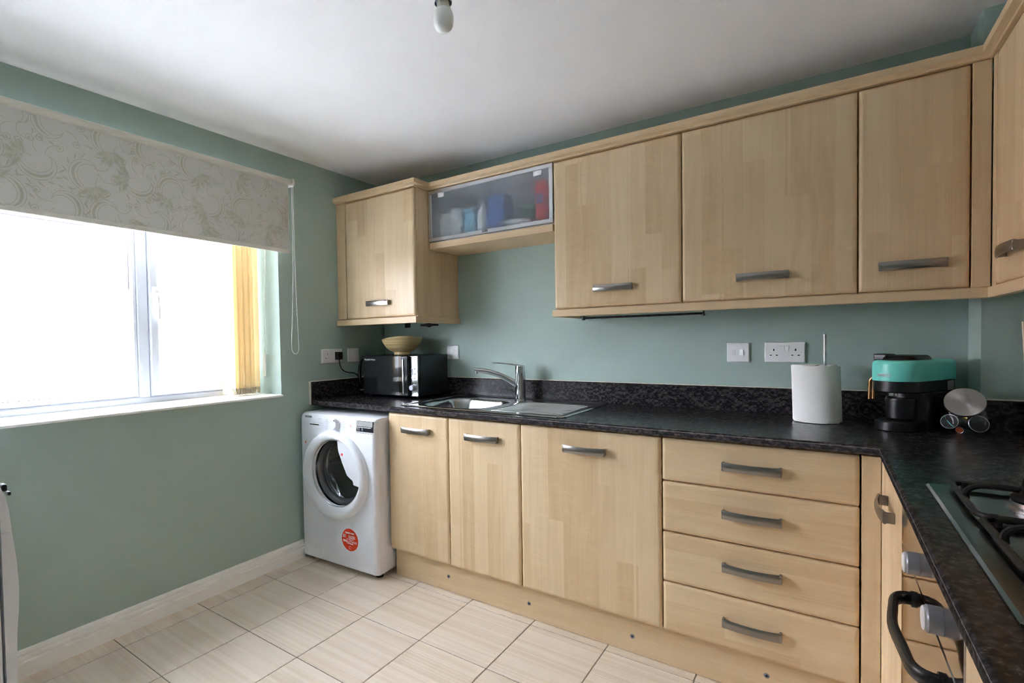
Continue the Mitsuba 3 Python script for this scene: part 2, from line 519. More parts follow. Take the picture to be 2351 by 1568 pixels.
def horn(cx, cy, r, a0, sweep, w):
    """A tapering curled feather: a spiral arc that swells and closes to a point."""
    t = np.linspace(0, 1, 30)
    ang = a0 + sweep * t
    rad = r * (1 - 0.55 * t)
    half = w * np.sin(np.pi * t ** 0.7)
    o = np.stack([cx + (rad + half) * np.cos(ang), cy + (rad + half) * np.sin(ang)], 1)
    i = np.stack([cx + (rad - half) * np.cos(ang), cy + (rad - half) * np.sin(ang)], 1)
    return sg.Polygon(np.vstack([o, i[::-1]])).buffer(0), np.stack([cx + (rad + half + 0.006) * np.cos(ang), cy + (rad + half + 0.006) * np.sin(ang)], 1)


def paisley_print():
    r = random.Random(5)
    shapes = []
    k = 0
    for mx in np.arange(BY0 - 0.05, BY1 + 0.1, 0.172):
        for mz in (1.80, 1.955, 2.11):
            k += 1
            cx, cy = mx + (0.105 if mz == 1.955 else 0) + r.uniform(-0.02, 0.02), mz + r.uniform(-0.015, 0.015)
            fl, a0 = (1 if k % 2 else -1), r.uniform(0, 6.28)
            body, rim = horn(cx, cy, 0.075, a0, fl * 4.2, 0.016)
            core = body.buffer(-0.0105)
            shapes += [body.difference(body.buffer(-0.0026)), core]
            for q in rim[3:27:2]:
                shapes.append(sg.Point(*q).buffer(0.0018, 3))
            petals = []
            for j in range(5):                                        # lotus of outlined leaves
                lf = leaf(cx + 0.058 * math.cos(a0), cy + 0.058 * math.sin(a0), r.uniform(0.055, 0.07), 0.011, a0 - 0.3 * fl + (j - 2) * 0.62, 0.12 * fl)
                petals.append(lf)
            rims = unary_union([q.exterior for q in petals if q.geom_type == 'Polygon'])
            shapes += [rims.buffer(0.0008), unary_union([q.buffer(-0.002) for q in petals]).difference(rims.buffer(0.0028))]
            for j in range(7):                                        # fringe of slim leaves
                a = a0 + fl * (0.3 + j * 0.42)
                rr = 0.075 * (1 - 0.07 * j) + 0.020
                shapes.append(leaf(cx + rr * math.cos(a), cy + rr * math.sin(a), 0.030 - 0.001 * j, 0.0036, a + 0.7 * fl, 0.3 * fl))
            for j in range(3):                                        # tendrils
                a = a0 - fl * (0.6 + j * 0.8)
                sx, sy = cx + 0.088 * math.cos(a), cy + 0.088 * math.sin(a)
                shapes.append(spiral(sx, sy, 0.015, 1.4, a, -fl).buffer(0.0014, 2))
                shapes.append(sg.Point(sx, sy).buffer(0.0036, 4))
                st_ = [(cx + 0.03 * math.cos(a + .3), cy + 0.03 * math.sin(a + .3)), (cx + 0.06 * math.cos(a + 0.35 * fl), cy + 0.06 * math.sin(a + 0.35 * fl)), (sx + 0.015 * math.cos(a), sy + 0.015 * math.sin(a))]
                shapes.append(sg.LineString(smooth_path(st_, 10)).buffer(0.0013, 2))
    area = sg.box(BY0 + 0.015, 1.775, BY1 - 0.004, 2.132)
    return unary_union([x.buffer(0) for x in shapes if not x.is_empty]).intersection(area).simplify(0.0004)


pr = paisley_print()
vs, fs, off = [], [], 0
for g in getattr(pr, 'geoms', [pr]):
    if g.geom_type == 'Polygon' and g.area > 2e-6:
        v, f = trimesh.creation.triangulate_polygon(g, engine='earcut')
        vs.append(np.c_[np.full(len(v), BX + 0.0004), v])
        fs.append(f + off)
        off += len(v)
put(rb + '__printed_pattern', trimesh.Trimesh(np.vstack(vs), np.vstack(fs), process=False), 'blind_print')


def bead_chain(points, step=0.0058, r=0.0021):
    P = np.asarray(points, float)
    s = np.r_[0, np.cumsum(np.linalg.norm(np.diff(P, axis=0), axis=1))]
    q = np.arange(0, s[-1], step)
    X = np.stack([np.interp(q, s, P[:, k]) for k in range(3)], 1)
    ball = trimesh.creation.icosphere(0, r)
    v = (X[:, None] + ball.vertices[None]).reshape(-1, 3)
    f = (ball.faces[None] + (np.arange(len(X)) * len(ball.vertices))[:, None, None]).reshape(-1, 3)
    return cat_([trimesh.Trimesh(v, f, process=False), tube(P, r * 0.35, 5)])


cx_, cy_ = 0.05, -0.786
loop = [(cx_, cy_ + 0.004, 2.14), (cx_, cy_ + 0.006, 1.7), (cx_, cy_ + 0.014, 1.35), (cx_, cy_ + 0.018, 1.23), (cx_, cy_ + 0.012, 1.197), (cx_, cy_ - 0.004, 1.187), (cx_, cy_ - 0.022, 1.196),
        (cx_, cy_ - 0.030, 1.23), (cx_, cy_ - 0.024, 1.35), (cx_, cy_ - 0.008, 1.7), (cx_, cy_ - 0.006, 2.14)]
put(rb + '__pull_chain', bead_chain(smooth_path(loop, 120)), 'white_plastic', True, label='white beaded pull chain hanging in a loop')

# vertical blind drawn back to the right of the window
vb = thing('vertical_blind', 'cream vertical slat blind bunched at the right side of the window', 'blind')
put(vb + '__head_rail', box(-0.20, -0.155, WY0 + 0.01, WY1 - 0.004, 2.062, 2.098, 0.003), 'white_plastic')
ys = [-1.066, -1.046, -1.030, -1.012, -0.998, -0.980, -0.965, -0.946, -0.917]
for k, y in enumerate(ys):
    q = np.linspace(-1, 1, 7)
    xs, bow = -0.174 + 0.0445 * q, 0.0045 * (1 - q ** 2) * (1 if k % 2 else 0.6)
    lean = 0.012 * q + (0.003 if k == 8 else 0)
    zt = 2.06
    v = [[xs[i], y + bow[i] + lean[i], z] for z in (0.972, zt) for i in range(7)]
    f = []
    for i in range(6):
        f += [[i, i + 1, i + 8], [i, i + 8, i + 7]]
    put(vb + '__slat', trimesh.Trimesh(v, f, process=False), 'cream_slat', True)
    zig = []
    for m in range(4):
        xx = -0.1225 - 0.0135 * m
        zig += [(xx, y + 0.006, 1.004 if m % 2 else 0.9725), (xx, y + 0.009, 0.988), (xx, y + 0.006, 0.9725 if m % 2 else 1.004)]
    put(vb + '__bottom_chain', bead_chain(zig, 0.0062, 0.0027), 'brushed_nickel', True)
    put(vb + '__slat_weight', box(-0.215, -0.133, y - 0.002, y + 0.0, 0.9725, 0.99, 0.0006), 'cream_plastic')
cordy = WY1 - 0.014
put(vb + '__control_chain', cat_([bead_chain(smooth_path([(-0.112, cordy, 2.06), (-0.113, cordy, 1.6), (-0.128, cordy, 1.3), (-0.124, cordy, 1.19)], 60)),
                                 tube(smooth_path([(-0.103, cordy, 2.06), (-0.102, cordy, 1.65), (-0.112, cordy, 1.35), (-0.106, cordy, 1.19)], 30), 0.0012, 6)]), 'white_plastic', True)
put(vb + '__cord_weight', rbox(-0.138, -0.118, cordy - 0.006, cordy + 0.006, 1.058, 1.192, 0.0055, 2), 'cream_plastic', 40)
put(vb + '__tilt_wand', cyl((-0.15, -1.57, 1.51), (-0.15, -1.567, 2.065), 0.0026, 10), 'lilac_plastic', 40)

# ------------------------------------------------------------------ outside the window
thing('paved_ground', 'pale paving outside below the window', 'paving', kind='structure')
put('paved_ground__slab', box(-5.0, -0.36, -14, 14, -0.45, -0.25), 'far_paving')
put('paved_ground__road', box(-60, -5.01, -40, 40, -0.45, -0.27), 'far_tarmac', label='grey road')
hs = thing('neighbouring_house', 'brick house seen bleached through the window', 'house')
put(hs + '__wall', box(-22, -16, -9.0, 3.26, -0.25, 4.82), 'far_brick')
put(hs + '__roof', hull([(-22.4, -9.3, 4.95), (-15.6, -9.3, 4.95), (-22.4, 3.6, 4.95), (-15.6, 3.6, 4.95), (-19, -9.0, 7.3), (-19, 3.3, 7.3)]), 'roof_slate')
put(hs + '__fascia', box(-15.95, -15.75, -9.3, 3.6, 4.74, 4.95, 0.01), 'upvc')
put(hs + '__drainpipe', cat_([cyl((-15.93, 3.2, 3.1), (-15.93, 3.2, 4.8), 0.045, 12)]), 'grey_print', 40)
for a, b in ((1.2, 2.36), (-2.2, -1.0)):
    w = put(hs + '__window', rect_frame(a, b, 3.1, 4.35, 0.07, -16.04, -15.97), 'upvc')
    put(w + '__pane', trimesh.Trimesh([[-16 + 0.0, a + .06, 3.16], [-16 + 0.0, b - .06, 3.16], [-16 + 0.0, b - .06, 4.29], [-16 + 0.0, a + .06, 4.29]], [[0, 1, 2], [0, 2, 3]], process=False), 'mirror_black_glass') if False else put(w + '__pane', box(-16.02, -15.99, a + 0.062, b - 0.062, 3.162, 4.288), 'mirror_black_glass')
    put(hs + '__window_ledge', box(-16.0, -15.9, a - 0.06, b + 0.06, 3.0, 3.08, 0.01), 'far_paving')


# ------------------------------------------------------------------ kitchen fronts
def front(w, h, t=0.019, r=0.005):
    """A door or drawer front with wrapped, rounded edges: local x across, z up, its face at y = 0 looking to -y."""
    lev = [(t, 0.0005), (0.0105, 0.0), (0.0055, 0.0018), (0.0022, 0.0052), (0.0005, 0.0095), (0.0, 0.0135)]
    pts = []
    for y, i in lev:
        for cx, sx in ((i, 1), (w - i, -1)):
            for cz, sz in ((i, 1), (h - i, -1)):
                rr = max(r - i * 0.2, 0.002)
                for a in (0, 30, 60, 90):
                    c, s = math.cos(math.radians(a)), math.sin(math.radians(a))
                    pts.append((cx + sx * rr * (1 - c), y, cz + sz * rr * (1 - s)))
    return hull(pts)


def bow_handle(L=0.175):
    """A flat bowed handle: local x along it, y = 0 the door face, standing out to -y."""
    u = np.linspace(-1, 1, 29)
    out = -(0.021 + 0.0095 * (1 - np.abs(u) ** 2.2))
    hh = 0.0158 - 0.0012 * (1 - u ** 2)
    rings = []
    for k in range(29):
        x, y, hgt, th = u[k] * L / 2, out[k], hh[k], 0.0042
        sec = []
        for a in np.linspace(-1, 1, 9):                            # bulging outer face
            sec.append((x, y - 0.003 * (1 - a ** 2), a * hgt))
        for a in np.linspace(1, -1, 5):
            sec.append((x, y + th, a * (hgt - 0.0012)))
        rings.append(sec)
    v = np.array(rings)
    K, n = v.shape[:2]
    i = np.arange(n)
    j = (i + 1) % n
    f = []
    for k in range(K - 1):
        f += [np.stack([k * n + i, (k + 1) * n + j, (k + 1) * n + i], 1), np.stack([k * n + i, k * n + j, (k + 1) * n + j], 1)]
    V = np.vstack([v.reshape(-1, 3), v[0].mean(0), v[-1].mean(0)])
    f += [np.stack([np.full(n, K * n), j, i], 1), np.stack([np.full(n, K * n + 1), (K - 1) * n + i, (K - 1) * n + j], 1)]
    bar = trimesh.Trimesh(V, np.vstack(f), process=False)
    trimesh.repair.fix_normals(bar)
    legs = []
    for s in (-1, 1):
        x0, x1 = sorted((s * L / 2, s * (L / 2 - 0.0075)))
        legs.append(box(x0, x1, -0.024, -0.0002, -0.0135, 0.0135, 0.0015))
    return cat_([bar] + legs)


HANDLE = bow_handle()


def add_front(key, x0, x1, z0, z1, yface, grain, handle_at, way='back', name='door'):
    """way 'back': the front looks to -y. 'right': it looks to -x, x0/x1 are then y values counted towards the viewer."""
    m, h = front(x1 - x0, z1 - z0), HANDLE.copy()
    h.apply_translation([(x1 - x0) / 2, 0, handle_at - z0])
    if way == 'back':
        M = frame_of((x0, yface, z0), (1, 0, 0))
    else:
        M = frame_of((yface, -x0, z0), (0, -1, 0))
    k = put(f'{key}__{name}', m, grain, 25, M=M)
    put(f'{k}__handle', h, 'brushed_nickel', 35, M=M)
    return k


DB, DM, DW = -0.639, -0.296, -0.423
GAP = 0.0018
# base cupboards along the sink wall
c1 = thing('base_cupboard', 'maple two-door base cupboard under the sink beside the washing machine', 'cupboard', 'base cupboards')
put(c1 + '__carcass', cat_([box(0.607, 0.623, DB + 0.021, -0.03, 0.152, 0.875, 0.001), box(1.370, 1.386, DB + 0.021, -0.03, 0.152, 0.875, 0.001), box(0.6231, 1.3699, DB + 0.021, -0.03, 0.152, 0.168), box(0.6231, 1.3699, -0.036, -0.030, 0.1681, 0.75), box(0.988, 1.006, DB + 0.021, DB + 0.06, 0.1681, 0.75)]), 'maple_upright')
add_front(c1, 0.606 + GAP, 0.997 - GAP, 0.152, 0.875, DB, 'maple_upright', 0.796)
add_front(c1, 0.997 + GAP, 1.388 - GAP, 0.152, 0.875, DB, 'maple_upright', 0.796)
c2 = thing('base_cupboard', 'maple base cupboard with one wide door left of the drawers', 'cupboard', 'base cupboards')
put(c2 + '__carcass', box(1.389, 1.976, DB + 0.021, -0.03, 0.152, 0.875, 0.001), 'maple_upright')
add_front(c2, 1.388 + GAP, 1.978 - GAP, 0.152, 0.875, DB, 'maple_upright', 0.796)
dr_ = thing('drawer_unit', 'maple base unit with a stack of four drawers', 'drawers')
put(dr_ + '__carcass', box(1.979, 2.552, DB + 0.021, -0.03, 0.152, 0.875, 0.001), 'maple_upright')
for z0, z1, hz in ((0.717, 0.875, 0.797), (0.528, 0.713, 0.630), (0.340, 0.524, 0.444), (0.152, 0.336, 0.25)):
    add_front(dr_, 1.978 + GAP, 2.556 - GAP, z0, z1, DB, 'maple_level', hz, name='drawer')
# corner and right-hand base run
XR = 2.605
c3 = thing('base_cupboard', 'maple corner base cupboard beside the oven, its door facing left', 'cupboard', 'base cupboards')
put(c3 + '__corner_post', box(2.5585, XR, DB + 0.004, -0.585, 0.152, 0.875, 0.0015), 'maple_upright')
put(c3 + '__filler', box(XR + 0.001, XR + 0.02, -0.694, DB + 0.004, 0.152, 0.875, 0.001), 'maple_upright')
put(c3 + '__carcass', box(XR + 0.021, RW - 0.03, -1.145, -0.195, 0.152, 0.875, 0.001), 'maple_upright')
add_front(c3, 0.697, 1.145, 0.152, 0.875, XR, 'maple_upright', 0.796, way='right')
pl = thing('plinth', 'maple kickboard along the floor under the base cupboards', 'plinth')
put(pl + '__board', box(0.613, 2.66, -0.601, -0.585, 0.0015, 0.149, 0.001), 'maple_trim')
put(pl + '__return_board', box(2.662, 2.678, -1.9, -0.603, 0.0015, 0.149, 0.001), 'maple_trim')
for x, z in ((0.959, 0.076), (1.403, 0.068), (1.855, 0.068), (2.307, 0.079)):
    put(pl + '__screw', cat_([lathe([(0.0085, 0), (0.0085, 0.0008), (0.006, 0.0014)], (x, -0.601, z), (0, -1, 0), 18, caps=True)]), 'grey_print')
    put(pl + '__screw_socket', cyl((x, -0.6022, z), (x, -0.6028, z), 0.0035, 10), 'black_matt')

# wall cupboards
ZB, ZT = 1.392, 2.106
w1 = thing('wall_cupboard', 'deep maple wall cupboard in the corner above the microwave', 'cupboard', 'wall cupboards')
put(w1 + '__carcass', box(0.001, 0.631, DW + 0.021, -0.0015, 1.388, ZT, 0.001), 'maple_upright')
put(w1 + '__filler', box(0.001, 0.078, DW + 0.001, DW + 0.020, 1.392, ZT, 0.001), 'maple_upright')
add_front(w1, 0.080, 0.629, ZB, ZT - 0.004, DW, 'maple_upright', 1.475)
pm = sweep_profile([(0.001, DW - 0.001), (0.632, DW - 0.001), (0.632, -0.0015)], [(0, 1.351), (0.006, 1.351), (0.008, 1.353), (0.008, 1.386), (0.006, 1.3875), (-0.018, 1.3875), (-0.018, 1.351)])
put(w1 + '__pelmet', pm, 'maple_trim')
put(w1 + '__pipe_tail', cat_([cyl((0.30 + 0.03 * k, -0.12 - 0.02 * k, 1.335), (0.30 + 0.03 * k, -0.12 - 0.02 * k, 1.388), 0.008, 10) for k in range(3)] + [cyl((0.52, -0.16, 1.334), (0.52, -0.16, 1.388), 0.012, 10), rbox(0.47, 0.57, -0.19, -0.13, 1.34, 1.352, 0.004, 2)]), 'black_matt', 40)

gz0, gz1 = 1.808, ZT
w2 = thing('wall_cupboard', 'short wall cupboard with a frosted glass door framed in aluminium, over the sink', 'cupboard', 'wall cupboards')
put(w2 + '__carcass', cat_([box(0.633, 1.402, DM + 0.021, -0.0015, gz0, gz0 + 0.016), box(0.633, 1.402, DM + 0.021, -0.0015, gz1 - 0.016, gz1), box(0.633, 0.648, DM + 0.021, -0.0015, gz0 + 0.0161, gz1 - 0.0161),
                            box(1.387, 1.402, DM + 0.021, -0.0015, gz0 + 0.0161, gz1 - 0.0161), box(0.6481, 1.3869, -0.008, -0.002, gz0 + 0.0161, gz1 - 0.0161)]), 'grey_white_plastic')
gl = put(w2 + '__glass_door', cat_([box(0.634, 1.401, DM, DM + 0.019, gz0 + 0.006, gz0 + 0.028, 0.002), box(0.634, 1.401, DM, DM + 0.019, gz1 - 0.024, gz1 - 0.003, 0.002),
                                    box(0.634, 0.655, DM, DM + 0.019, gz0 + 0.0281, gz1 - 0.0241, 0.002), box(1.380, 1.401, DM, DM + 0.019, gz0 + 0.0281, gz1 - 0.0241, 0.002)]), 'aluminium', label='aluminium frame of the glass door')
put(gl + '__pane', trimesh.Trimesh([[0.655, DM + 0.006, gz0 + 0.028], [1.380, DM + 0.006, gz0 + 0.028], [1.380, DM + 0.006, gz1 - 0.024], [0.655, DM + 0.006, gz1 - 0.024]], [[0, 1, 2], [0, 2, 3]], process=False), 'frosted_glass', label='frosted glass pane')
put(gl + '__lock', cat_([lathe([(0.0075, 0), (0.0075, 0.005), (0.005, 0.0065)], (1.013, DM, gz0 + 0.019), (0, -1, 0), 16, caps=True), box(0.995, 1.031, DM - 0.0015, DM + 0.0, gz0 + 0.012, gz0 + 0.026, 0.0006)]), 'grey_print', 40)
for x in (0.725, 1.32):
    put(gl + '__hinge_clip', box(x - 0.022, x + 0.022, DM + 0.001, DM + 0.005, gz1 - 0.05, gz1 - 0.025, 0.001), 'grey_white_plastic')
put(w2 + '__pelmet', box(0.642, 1.402, DM - 0.004, -0.0015, 1.771, 1.8065, 0.0015), 'maple_trim')

w3 = thing('wall_cupboard', 'maple wall cupboard right of the glass-fronted one, above the towel rail', 'cupboard', 'wall cupboards')
w4 = thing('wall_cupboard', 'widest maple wall cupboard, above the socket plates', 'cupboard', 'wall cupboards')
w5 = thing('wall_cupboard', 'narrow maple wall cupboard next to the corner post', 'cupboard', 'wall cupboards')
for key, a, b in ((w3, 1.403, 1.981), (w4, 1.981, 2.562), (w5, 2.562, 2.847)):
    put(key + '__carcass', box(a + 0.001, b - 0.001, DM + 0.021, -0.0015, 1.388, ZT, 0.001), 'maple_upright')
    add_front(key, a + GAP, b - GAP, ZB, ZT - 0.004, DM, 'maple_upright', 1.476)
w6 = thing('wall_cupboard', 'maple wall cupboard on the right-hand wall, cut off by the photo edge', 'cupboard', 'wall cupboards')
put(w6 + '__corner_post', box(2.849, 2.893, DM + 0.004, -0.195, 1.388, ZT, 0.0015), 'maple_upright')
put(w6 + '__carcass', box(2.914, RW - 0.002, -0.762, -0.194, 1.388, ZT, 0.001), 'maple_upright')
put(w6 + '__filler', box(2.8945, 2.913, -0.339, -0.298, 1.388, ZT, 0.001), 'maple_upright')
add_front(w6, 0.343, 0.76, ZB, ZT - 0.004, 2.893, 'maple_upright', 1.476, way='right')

# cornice above and pelmet under the wall run
crn = [(0.0, 2.1075), (0.006, 2.1075), (0.0085, 2.112), (0.018, 2.1165), (0.026, 2.119), (0.026, 2.143), (0.0, 2.143), (-0.05, 2.143), (-0.05, 2.1075)]
put('cornice', sweep_profile([(0.001, DW), (0.632, DW), (0.632, DM), (2.8925, DM), (2.8925, -1.1)], crn), 'maple_trim', 30,
    label='maple cornice strip along the top of the wall cupboards', cat='cornice')
pmp = [(0, 1.354), (0.006, 1.354), (0.008, 1.356), (0.008, 1.387), (-0.016, 1.387), (-0.016, 1.354)]
put('pelmet', sweep_profile([(1.404, -0.0015), (1.404, DM + 0.001), (2.893, DM + 0.001), (2.893, -0.77)], pmp), 'maple_trim', 30,
    label='maple pelmet strip under the long run of wall cupboards', cat='pelmet')
tr = thing('towel_rail', 'thin black rail fixed under the wall cupboards', 'rail')
put(tr + '__rod', cyl((1.535, -0.25, 1.344), (2.055, -0.25, 1.344), 0.0048, 12), 'black_satin', 40)
for x in (1.532, 2.056):
    put(tr + '__end_bracket', cat_([cyl((x, -0.25, 1.336), (x, -0.25, 1.3875), 0.004, 12), lathe([(0.002, 0), (0.0075, 0.002), (0.0075, 0.008), (0.003, 0.011)], (x, -0.25, 1.334), (0, 0, 1), 14, caps=True)]), 'black_satin', 40)

# ------------------------------------------------------------------ worktop and upstand
WT0, WT1 = 0.8815, 0.910
Lp = sg.Polygon([(0.002, -0.659), (2.597, -0.659), (2.597, -2.3), (RW - 0.002, -2.3), (RW - 0.002, -0.192), (2.888, -0.192), (2.888, -0.002), (0.002, -0.002)])


def loft(poly, levels):
    rings = [np.array(poly.buffer(-i, join_style=2).exterior.coords)[:-1] if i else np.array(poly.exterior.coords)[:-1] for i, _ in levels]
    base = rings[0]
    out = []
    for (i, z), rg in zip(levels, rings):
        idx = [int(np.argmin(np.linalg.norm(rg - b, axis=1))) for b in base]
        out.append(np.c_[rg[idx], np.full(len(base), z)])
    n = len(base)
    v = np.vstack(out)
    f = []
    for k in range(len(levels) - 1):
        for q in range(n):
            r = (q + 1) % n
            f += [[k * n + q, k * n + r, (k + 1) * n + r], [k * n + q, (k + 1) * n + r, (k + 1) * n + q]]
    tv, tf = trimesh.creation.triangulate_polygon(poly, engine='earcut')
    for k in (0, len(levels) - 1):
        idx = np.array([int(np.argmin(np.linalg.norm(base - q, axis=1))) for q in tv])
        f += (idx[tf] + k * n).tolist()
    m = trimesh.Trimesh(v, f, process=False)
    trimesh.repair.fix_normals(m)
    return m


e = 0.008
arc = [(e * (1 - math.cos(t)), e * (1 - math.sin(t))) for t in np.linspace(math.pi / 2, 0, 6)]
lev = [(i2, WT0 + d2) for d2, i2 in sorted([(e * (1 - math.sin(t)), e * (1 - math.cos(t))) for t in np.linspace(math.pi / 2, 0, 6)], key=lambda q: q[0])]
# underside corner up to the full width, then the rounded top edge
lo = [(e * (1 - math.sin(t)), WT0 + e * (1 - math.cos(t))) for t in np.linspace(0, math.pi / 2, 6)]
hi = [(e * (1 - math.cos(t)), WT1 - e * (1 - math.sin(t))) for t in np.linspace(0, math.pi / 2, 6)]
wt = loft(Lp, lo + hi)
wt = from_man(to_man(wt) - to_man(box(0.69, 1.545, -0.57, -0.07, 0.8, 1.0)))
put('worktop', wt, 'worktop_laminate', 25, label='dark speckled stone-effect worktop running round the corner', cat='worktop')
us = [(0.0, WT1 + 0.0005), (0.018, WT1 + 0.0005), (0.018, 1.014), (0.015, 1.0175), (0.0, 1.0175)]
up = thing('upstand', 'dark speckled upstand along the back of the worktop', 'upstand')
upath = [(0.001, -0.659), (0.001, -0.001), (2.889, -0.001), (2.889, -0.191), (RW - 0.001, -0.191)]
put(up + '__strip', sweep_profile(upath, us), 'worktop_laminate')
put(up + '__sealant', sweep_profile(upath, [(0.0, 1.0178), (0.0075, 1.0178), (0.005, 1.0208), (0.0, 1.0215)]), 'sealant')
put(up + '__end_sealant', box(0.0008, 0.017, -0.6655, -0.6598, 0.884, 1.0205, 0.001), 'sealant', label='pale sealant at the cut end')

# ------------------------------------------------------------------ sink and tap
sk = thing('sink', 'stainless steel sink with a round-cornered bowl and a ribbed drainer', 'sink')
sx0, sx1, sy0, sy1 = 0.648, 1.578, -0.606, -0.03
nx, ny = 261, 161
gx_, gy_ = np.meshgrid(np.linspace(sx0, sx1, nx), np.linspace(sy0, sy1, ny), indexing='ij')


def sdbox(x, y, cx, cy, hx, hy, r):
    qx, qy = np.abs(x - cx) - hx + r, np.abs(y - cy) - hy + r
    return np.hypot(np.maximum(qx, 0), np.maximum(qy, 0)) + np.minimum(np.maximum(qx, qy), 0) - r


sst = lambda a, b, x: (lambda t: t * t * (3 - 2 * t))(np.clip((x - a) / (b - a), 0, 1))
d_out = -sdbox(gx_, gy_, (sx0 + sx1) / 2, (sy0 + sy1) / 2, (sx1 - sx0) / 2, (sy1 - sy0) / 2, 0.035)
z_ = 0.9115 + 0.0045 * sst(-0.001, 0.006, d_out) - 0.0055 * sst(0.020, 0.032, d_out)
d_bowl = -sdbox(gx_, gy_, 0.905, -0.335, 0.195, 0.195, 0.105)
z_ = z_ - 0.004 * sst(-0.012, 0.0, d_bowl) - 0.135 * sst(0.0, 0.05, d_bowl) ** 0.8 - 0.012 * sst(0.05, 0.19, d_bowl)
ind = -sdbox(gx_, gy_, 1.335, -0.335, 0.195, 0.20, 0.02)
z_ -= 0.004 * sst(0, 0.02, ind)
v = np.stack([gx_, gy_, z_], -1).reshape(-1, 3)
I0 = (np.arange(nx - 1)[:, None] * ny + np.arange(ny - 1)[None]).ravel()
f = np.vstack([np.stack([I0, I0 + ny, I0 + ny + 1], 1), np.stack([I0, I0 + ny + 1, I0 + 1], 1)])
inside = (d_out.reshape(-1) > -0.0005)[f].all(1)
put(sk + '__pressing', trimesh.Trimesh(v, f[inside], process=False), 'stainless', True)
for k in range(10):
    yr = -0.503 + 0.0375 * k
    put(sk + '__drainer_rib', tube([(1.165, yr, 0.9045), (1.185, yr, 0.9075), (1.50, yr, 0.9075), (1.518, yr, 0.9045)], 0.0062, 10), 'stainless', 40)
put(sk + '__overflow', cat_([lathe([(0.013, 0), (0.0135, 0.002), (0.010, 0.0035), (0.008, 0.002)], (0.727, -0.335, 0.868), (0.9, 0, 0.35), 20)]), 'chrome', 40)
put(sk + '__plug_hole', lathe([(0.035, 0), (0.036, 0.002), (0.028, 0.003), (0.022, -0.001), (0.0, -0.001)], (0.905, -0.335, 0.762), (0, 0, 1), 24), 'chrome', 40)

tp = thing('mixer_tap', 'chrome single-lever mixer tap behind the sink bowl', 'tap')
tx, ty = 1.112, -0.112
put(tp + '__body', lathe([(0.030, 0.911), (0.031, 0.914), (0.0275, 0.918), (0.027, 1.0), (0.0265, 1.001), (0.0265, 1.004), (0.027, 1.005), (0.027, 1.062), (0.0255, 1.064), (0.0255, 1.067), (0.0268, 1.068), (0.0268, 1.098), (0.024, 1.104), (0.0, 1.106)], (tx, ty, 0), (0, 0, 1), 40), 'chrome', 30)
sp = smooth_path([(tx - 0.015, ty - 0.008, 0.998), (tx - 0.065, ty - 0.035, 1.033), (tx - 0.125, ty - 0.068, 1.062), (tx - 0.195, ty - 0.105, 1.079), (tx - 0.222, ty - 0.12, 1.0815)], 24)
put(tp + '__spout', tube(sp, np.r_[np.linspace(0.017, 0.0125, 22), 0.0125, 0.0115], 18, flat=0.72), 'chrome', 35)
put(tp + '__aerator', cyl(sp[-2] + [0, 0, -0.018], sp[-2] + [0, 0, -0.006], 0.0095, 18), 'chrome', 40)
lv = smooth_path([(tx + 0.012, ty + 0.004, 1.101), (tx - 0.03, ty - 0.014, 1.109), (tx - 0.085, ty - 0.04, 1.117), (tx - 0.135, ty - 0.064, 1.120)], 18)
put(tp + '__lever', tube(lv, np.linspace(0.017, 0.0085, 18), 14, flat=0.32, side=(0.43, -0.9, 0.0)), 'chrome', 35)


# ------------------------------------------------------------------ sockets and switches
def plate(key, M, w, parts):
    """A wiring plate: local x right, z up, -y out of the wall; M places its centre."""
    put(key + '__plate', hull([(sx * (w / 2 - i), y, sz * (0.043 - i)) for sx in (-1, 1) for sz in (-1, 1) for y, i in ((-0.0005, 0), (-0.006, 0.0), (-0.0095, 0.003))]), 'white_plastic', M=M)
    for kind, x, z in parts:
        if kind == 'rocker':
            put(key + '__rocker', hull([(x + sx * 0.0065, -0.0096, z + sz * 0.0105) for sx in (-1, 1) for sz in (-1, 1)] + [(x + sx * 0.006, y, z + zz) for sx in (-1, 1) for y, zz in ((-0.0135, 0.009), (-0.0105, -0.0095))]), 'white_plastic', M=M)
        if kind == 'wide_rocker':
            put(key + '__rocker', hull([(x + sx * 0.008, -0.0096, z + sz * 0.013) for sx in (-1, 1) for sz in (-1, 1)] + [(x + xx, y, z + sz * 0.012) for sz in (-1, 1) for y, xx in ((-0.0098, -0.0075), (-0.0145, 0.0065))]), 'white_plastic', M=M)
        if kind == 'earth':
            put(key + '__pin_hole', box(x - 0.0024, x + 0.0024, -0.0099, -0.0094, z - 0.0045, z + 0.0045), 'black_matt', M=M)
        if kind == 'pin':
            put(key + '__pin_hole', box(x - 0.0035, x + 0.0035, -0.0099, -0.0094, z - 0.0022, z + 0.0022), 'black_matt', M=M)
        if kind == 'fuse':
            put(key + '__fuse_carrier', cat_([box(x - 0.007, x + 0.007, -0.0105, -0.0094, z - 0.0125, z + 0.0125, 0.0006), box(x - 0.0125, x - 0.0115, -0.0099, -0.0094, z - 0.004, z + 0.004)]), 'grey_white_plastic', M=M)
        if kind == 'bar':
            put(key + '__neon', box(x - 0.0014, x + 0.0014, -0.0102, -0.0094, z - 0.009, z + 0.009), 'grey_white_plastic', M=M)
        if kind == 'screw':
            put(key + '__screw', cyl((x, -0.0093, z), (x, -0.0098, z), 0.0028, 10), 'grey_white_plastic', M=M)


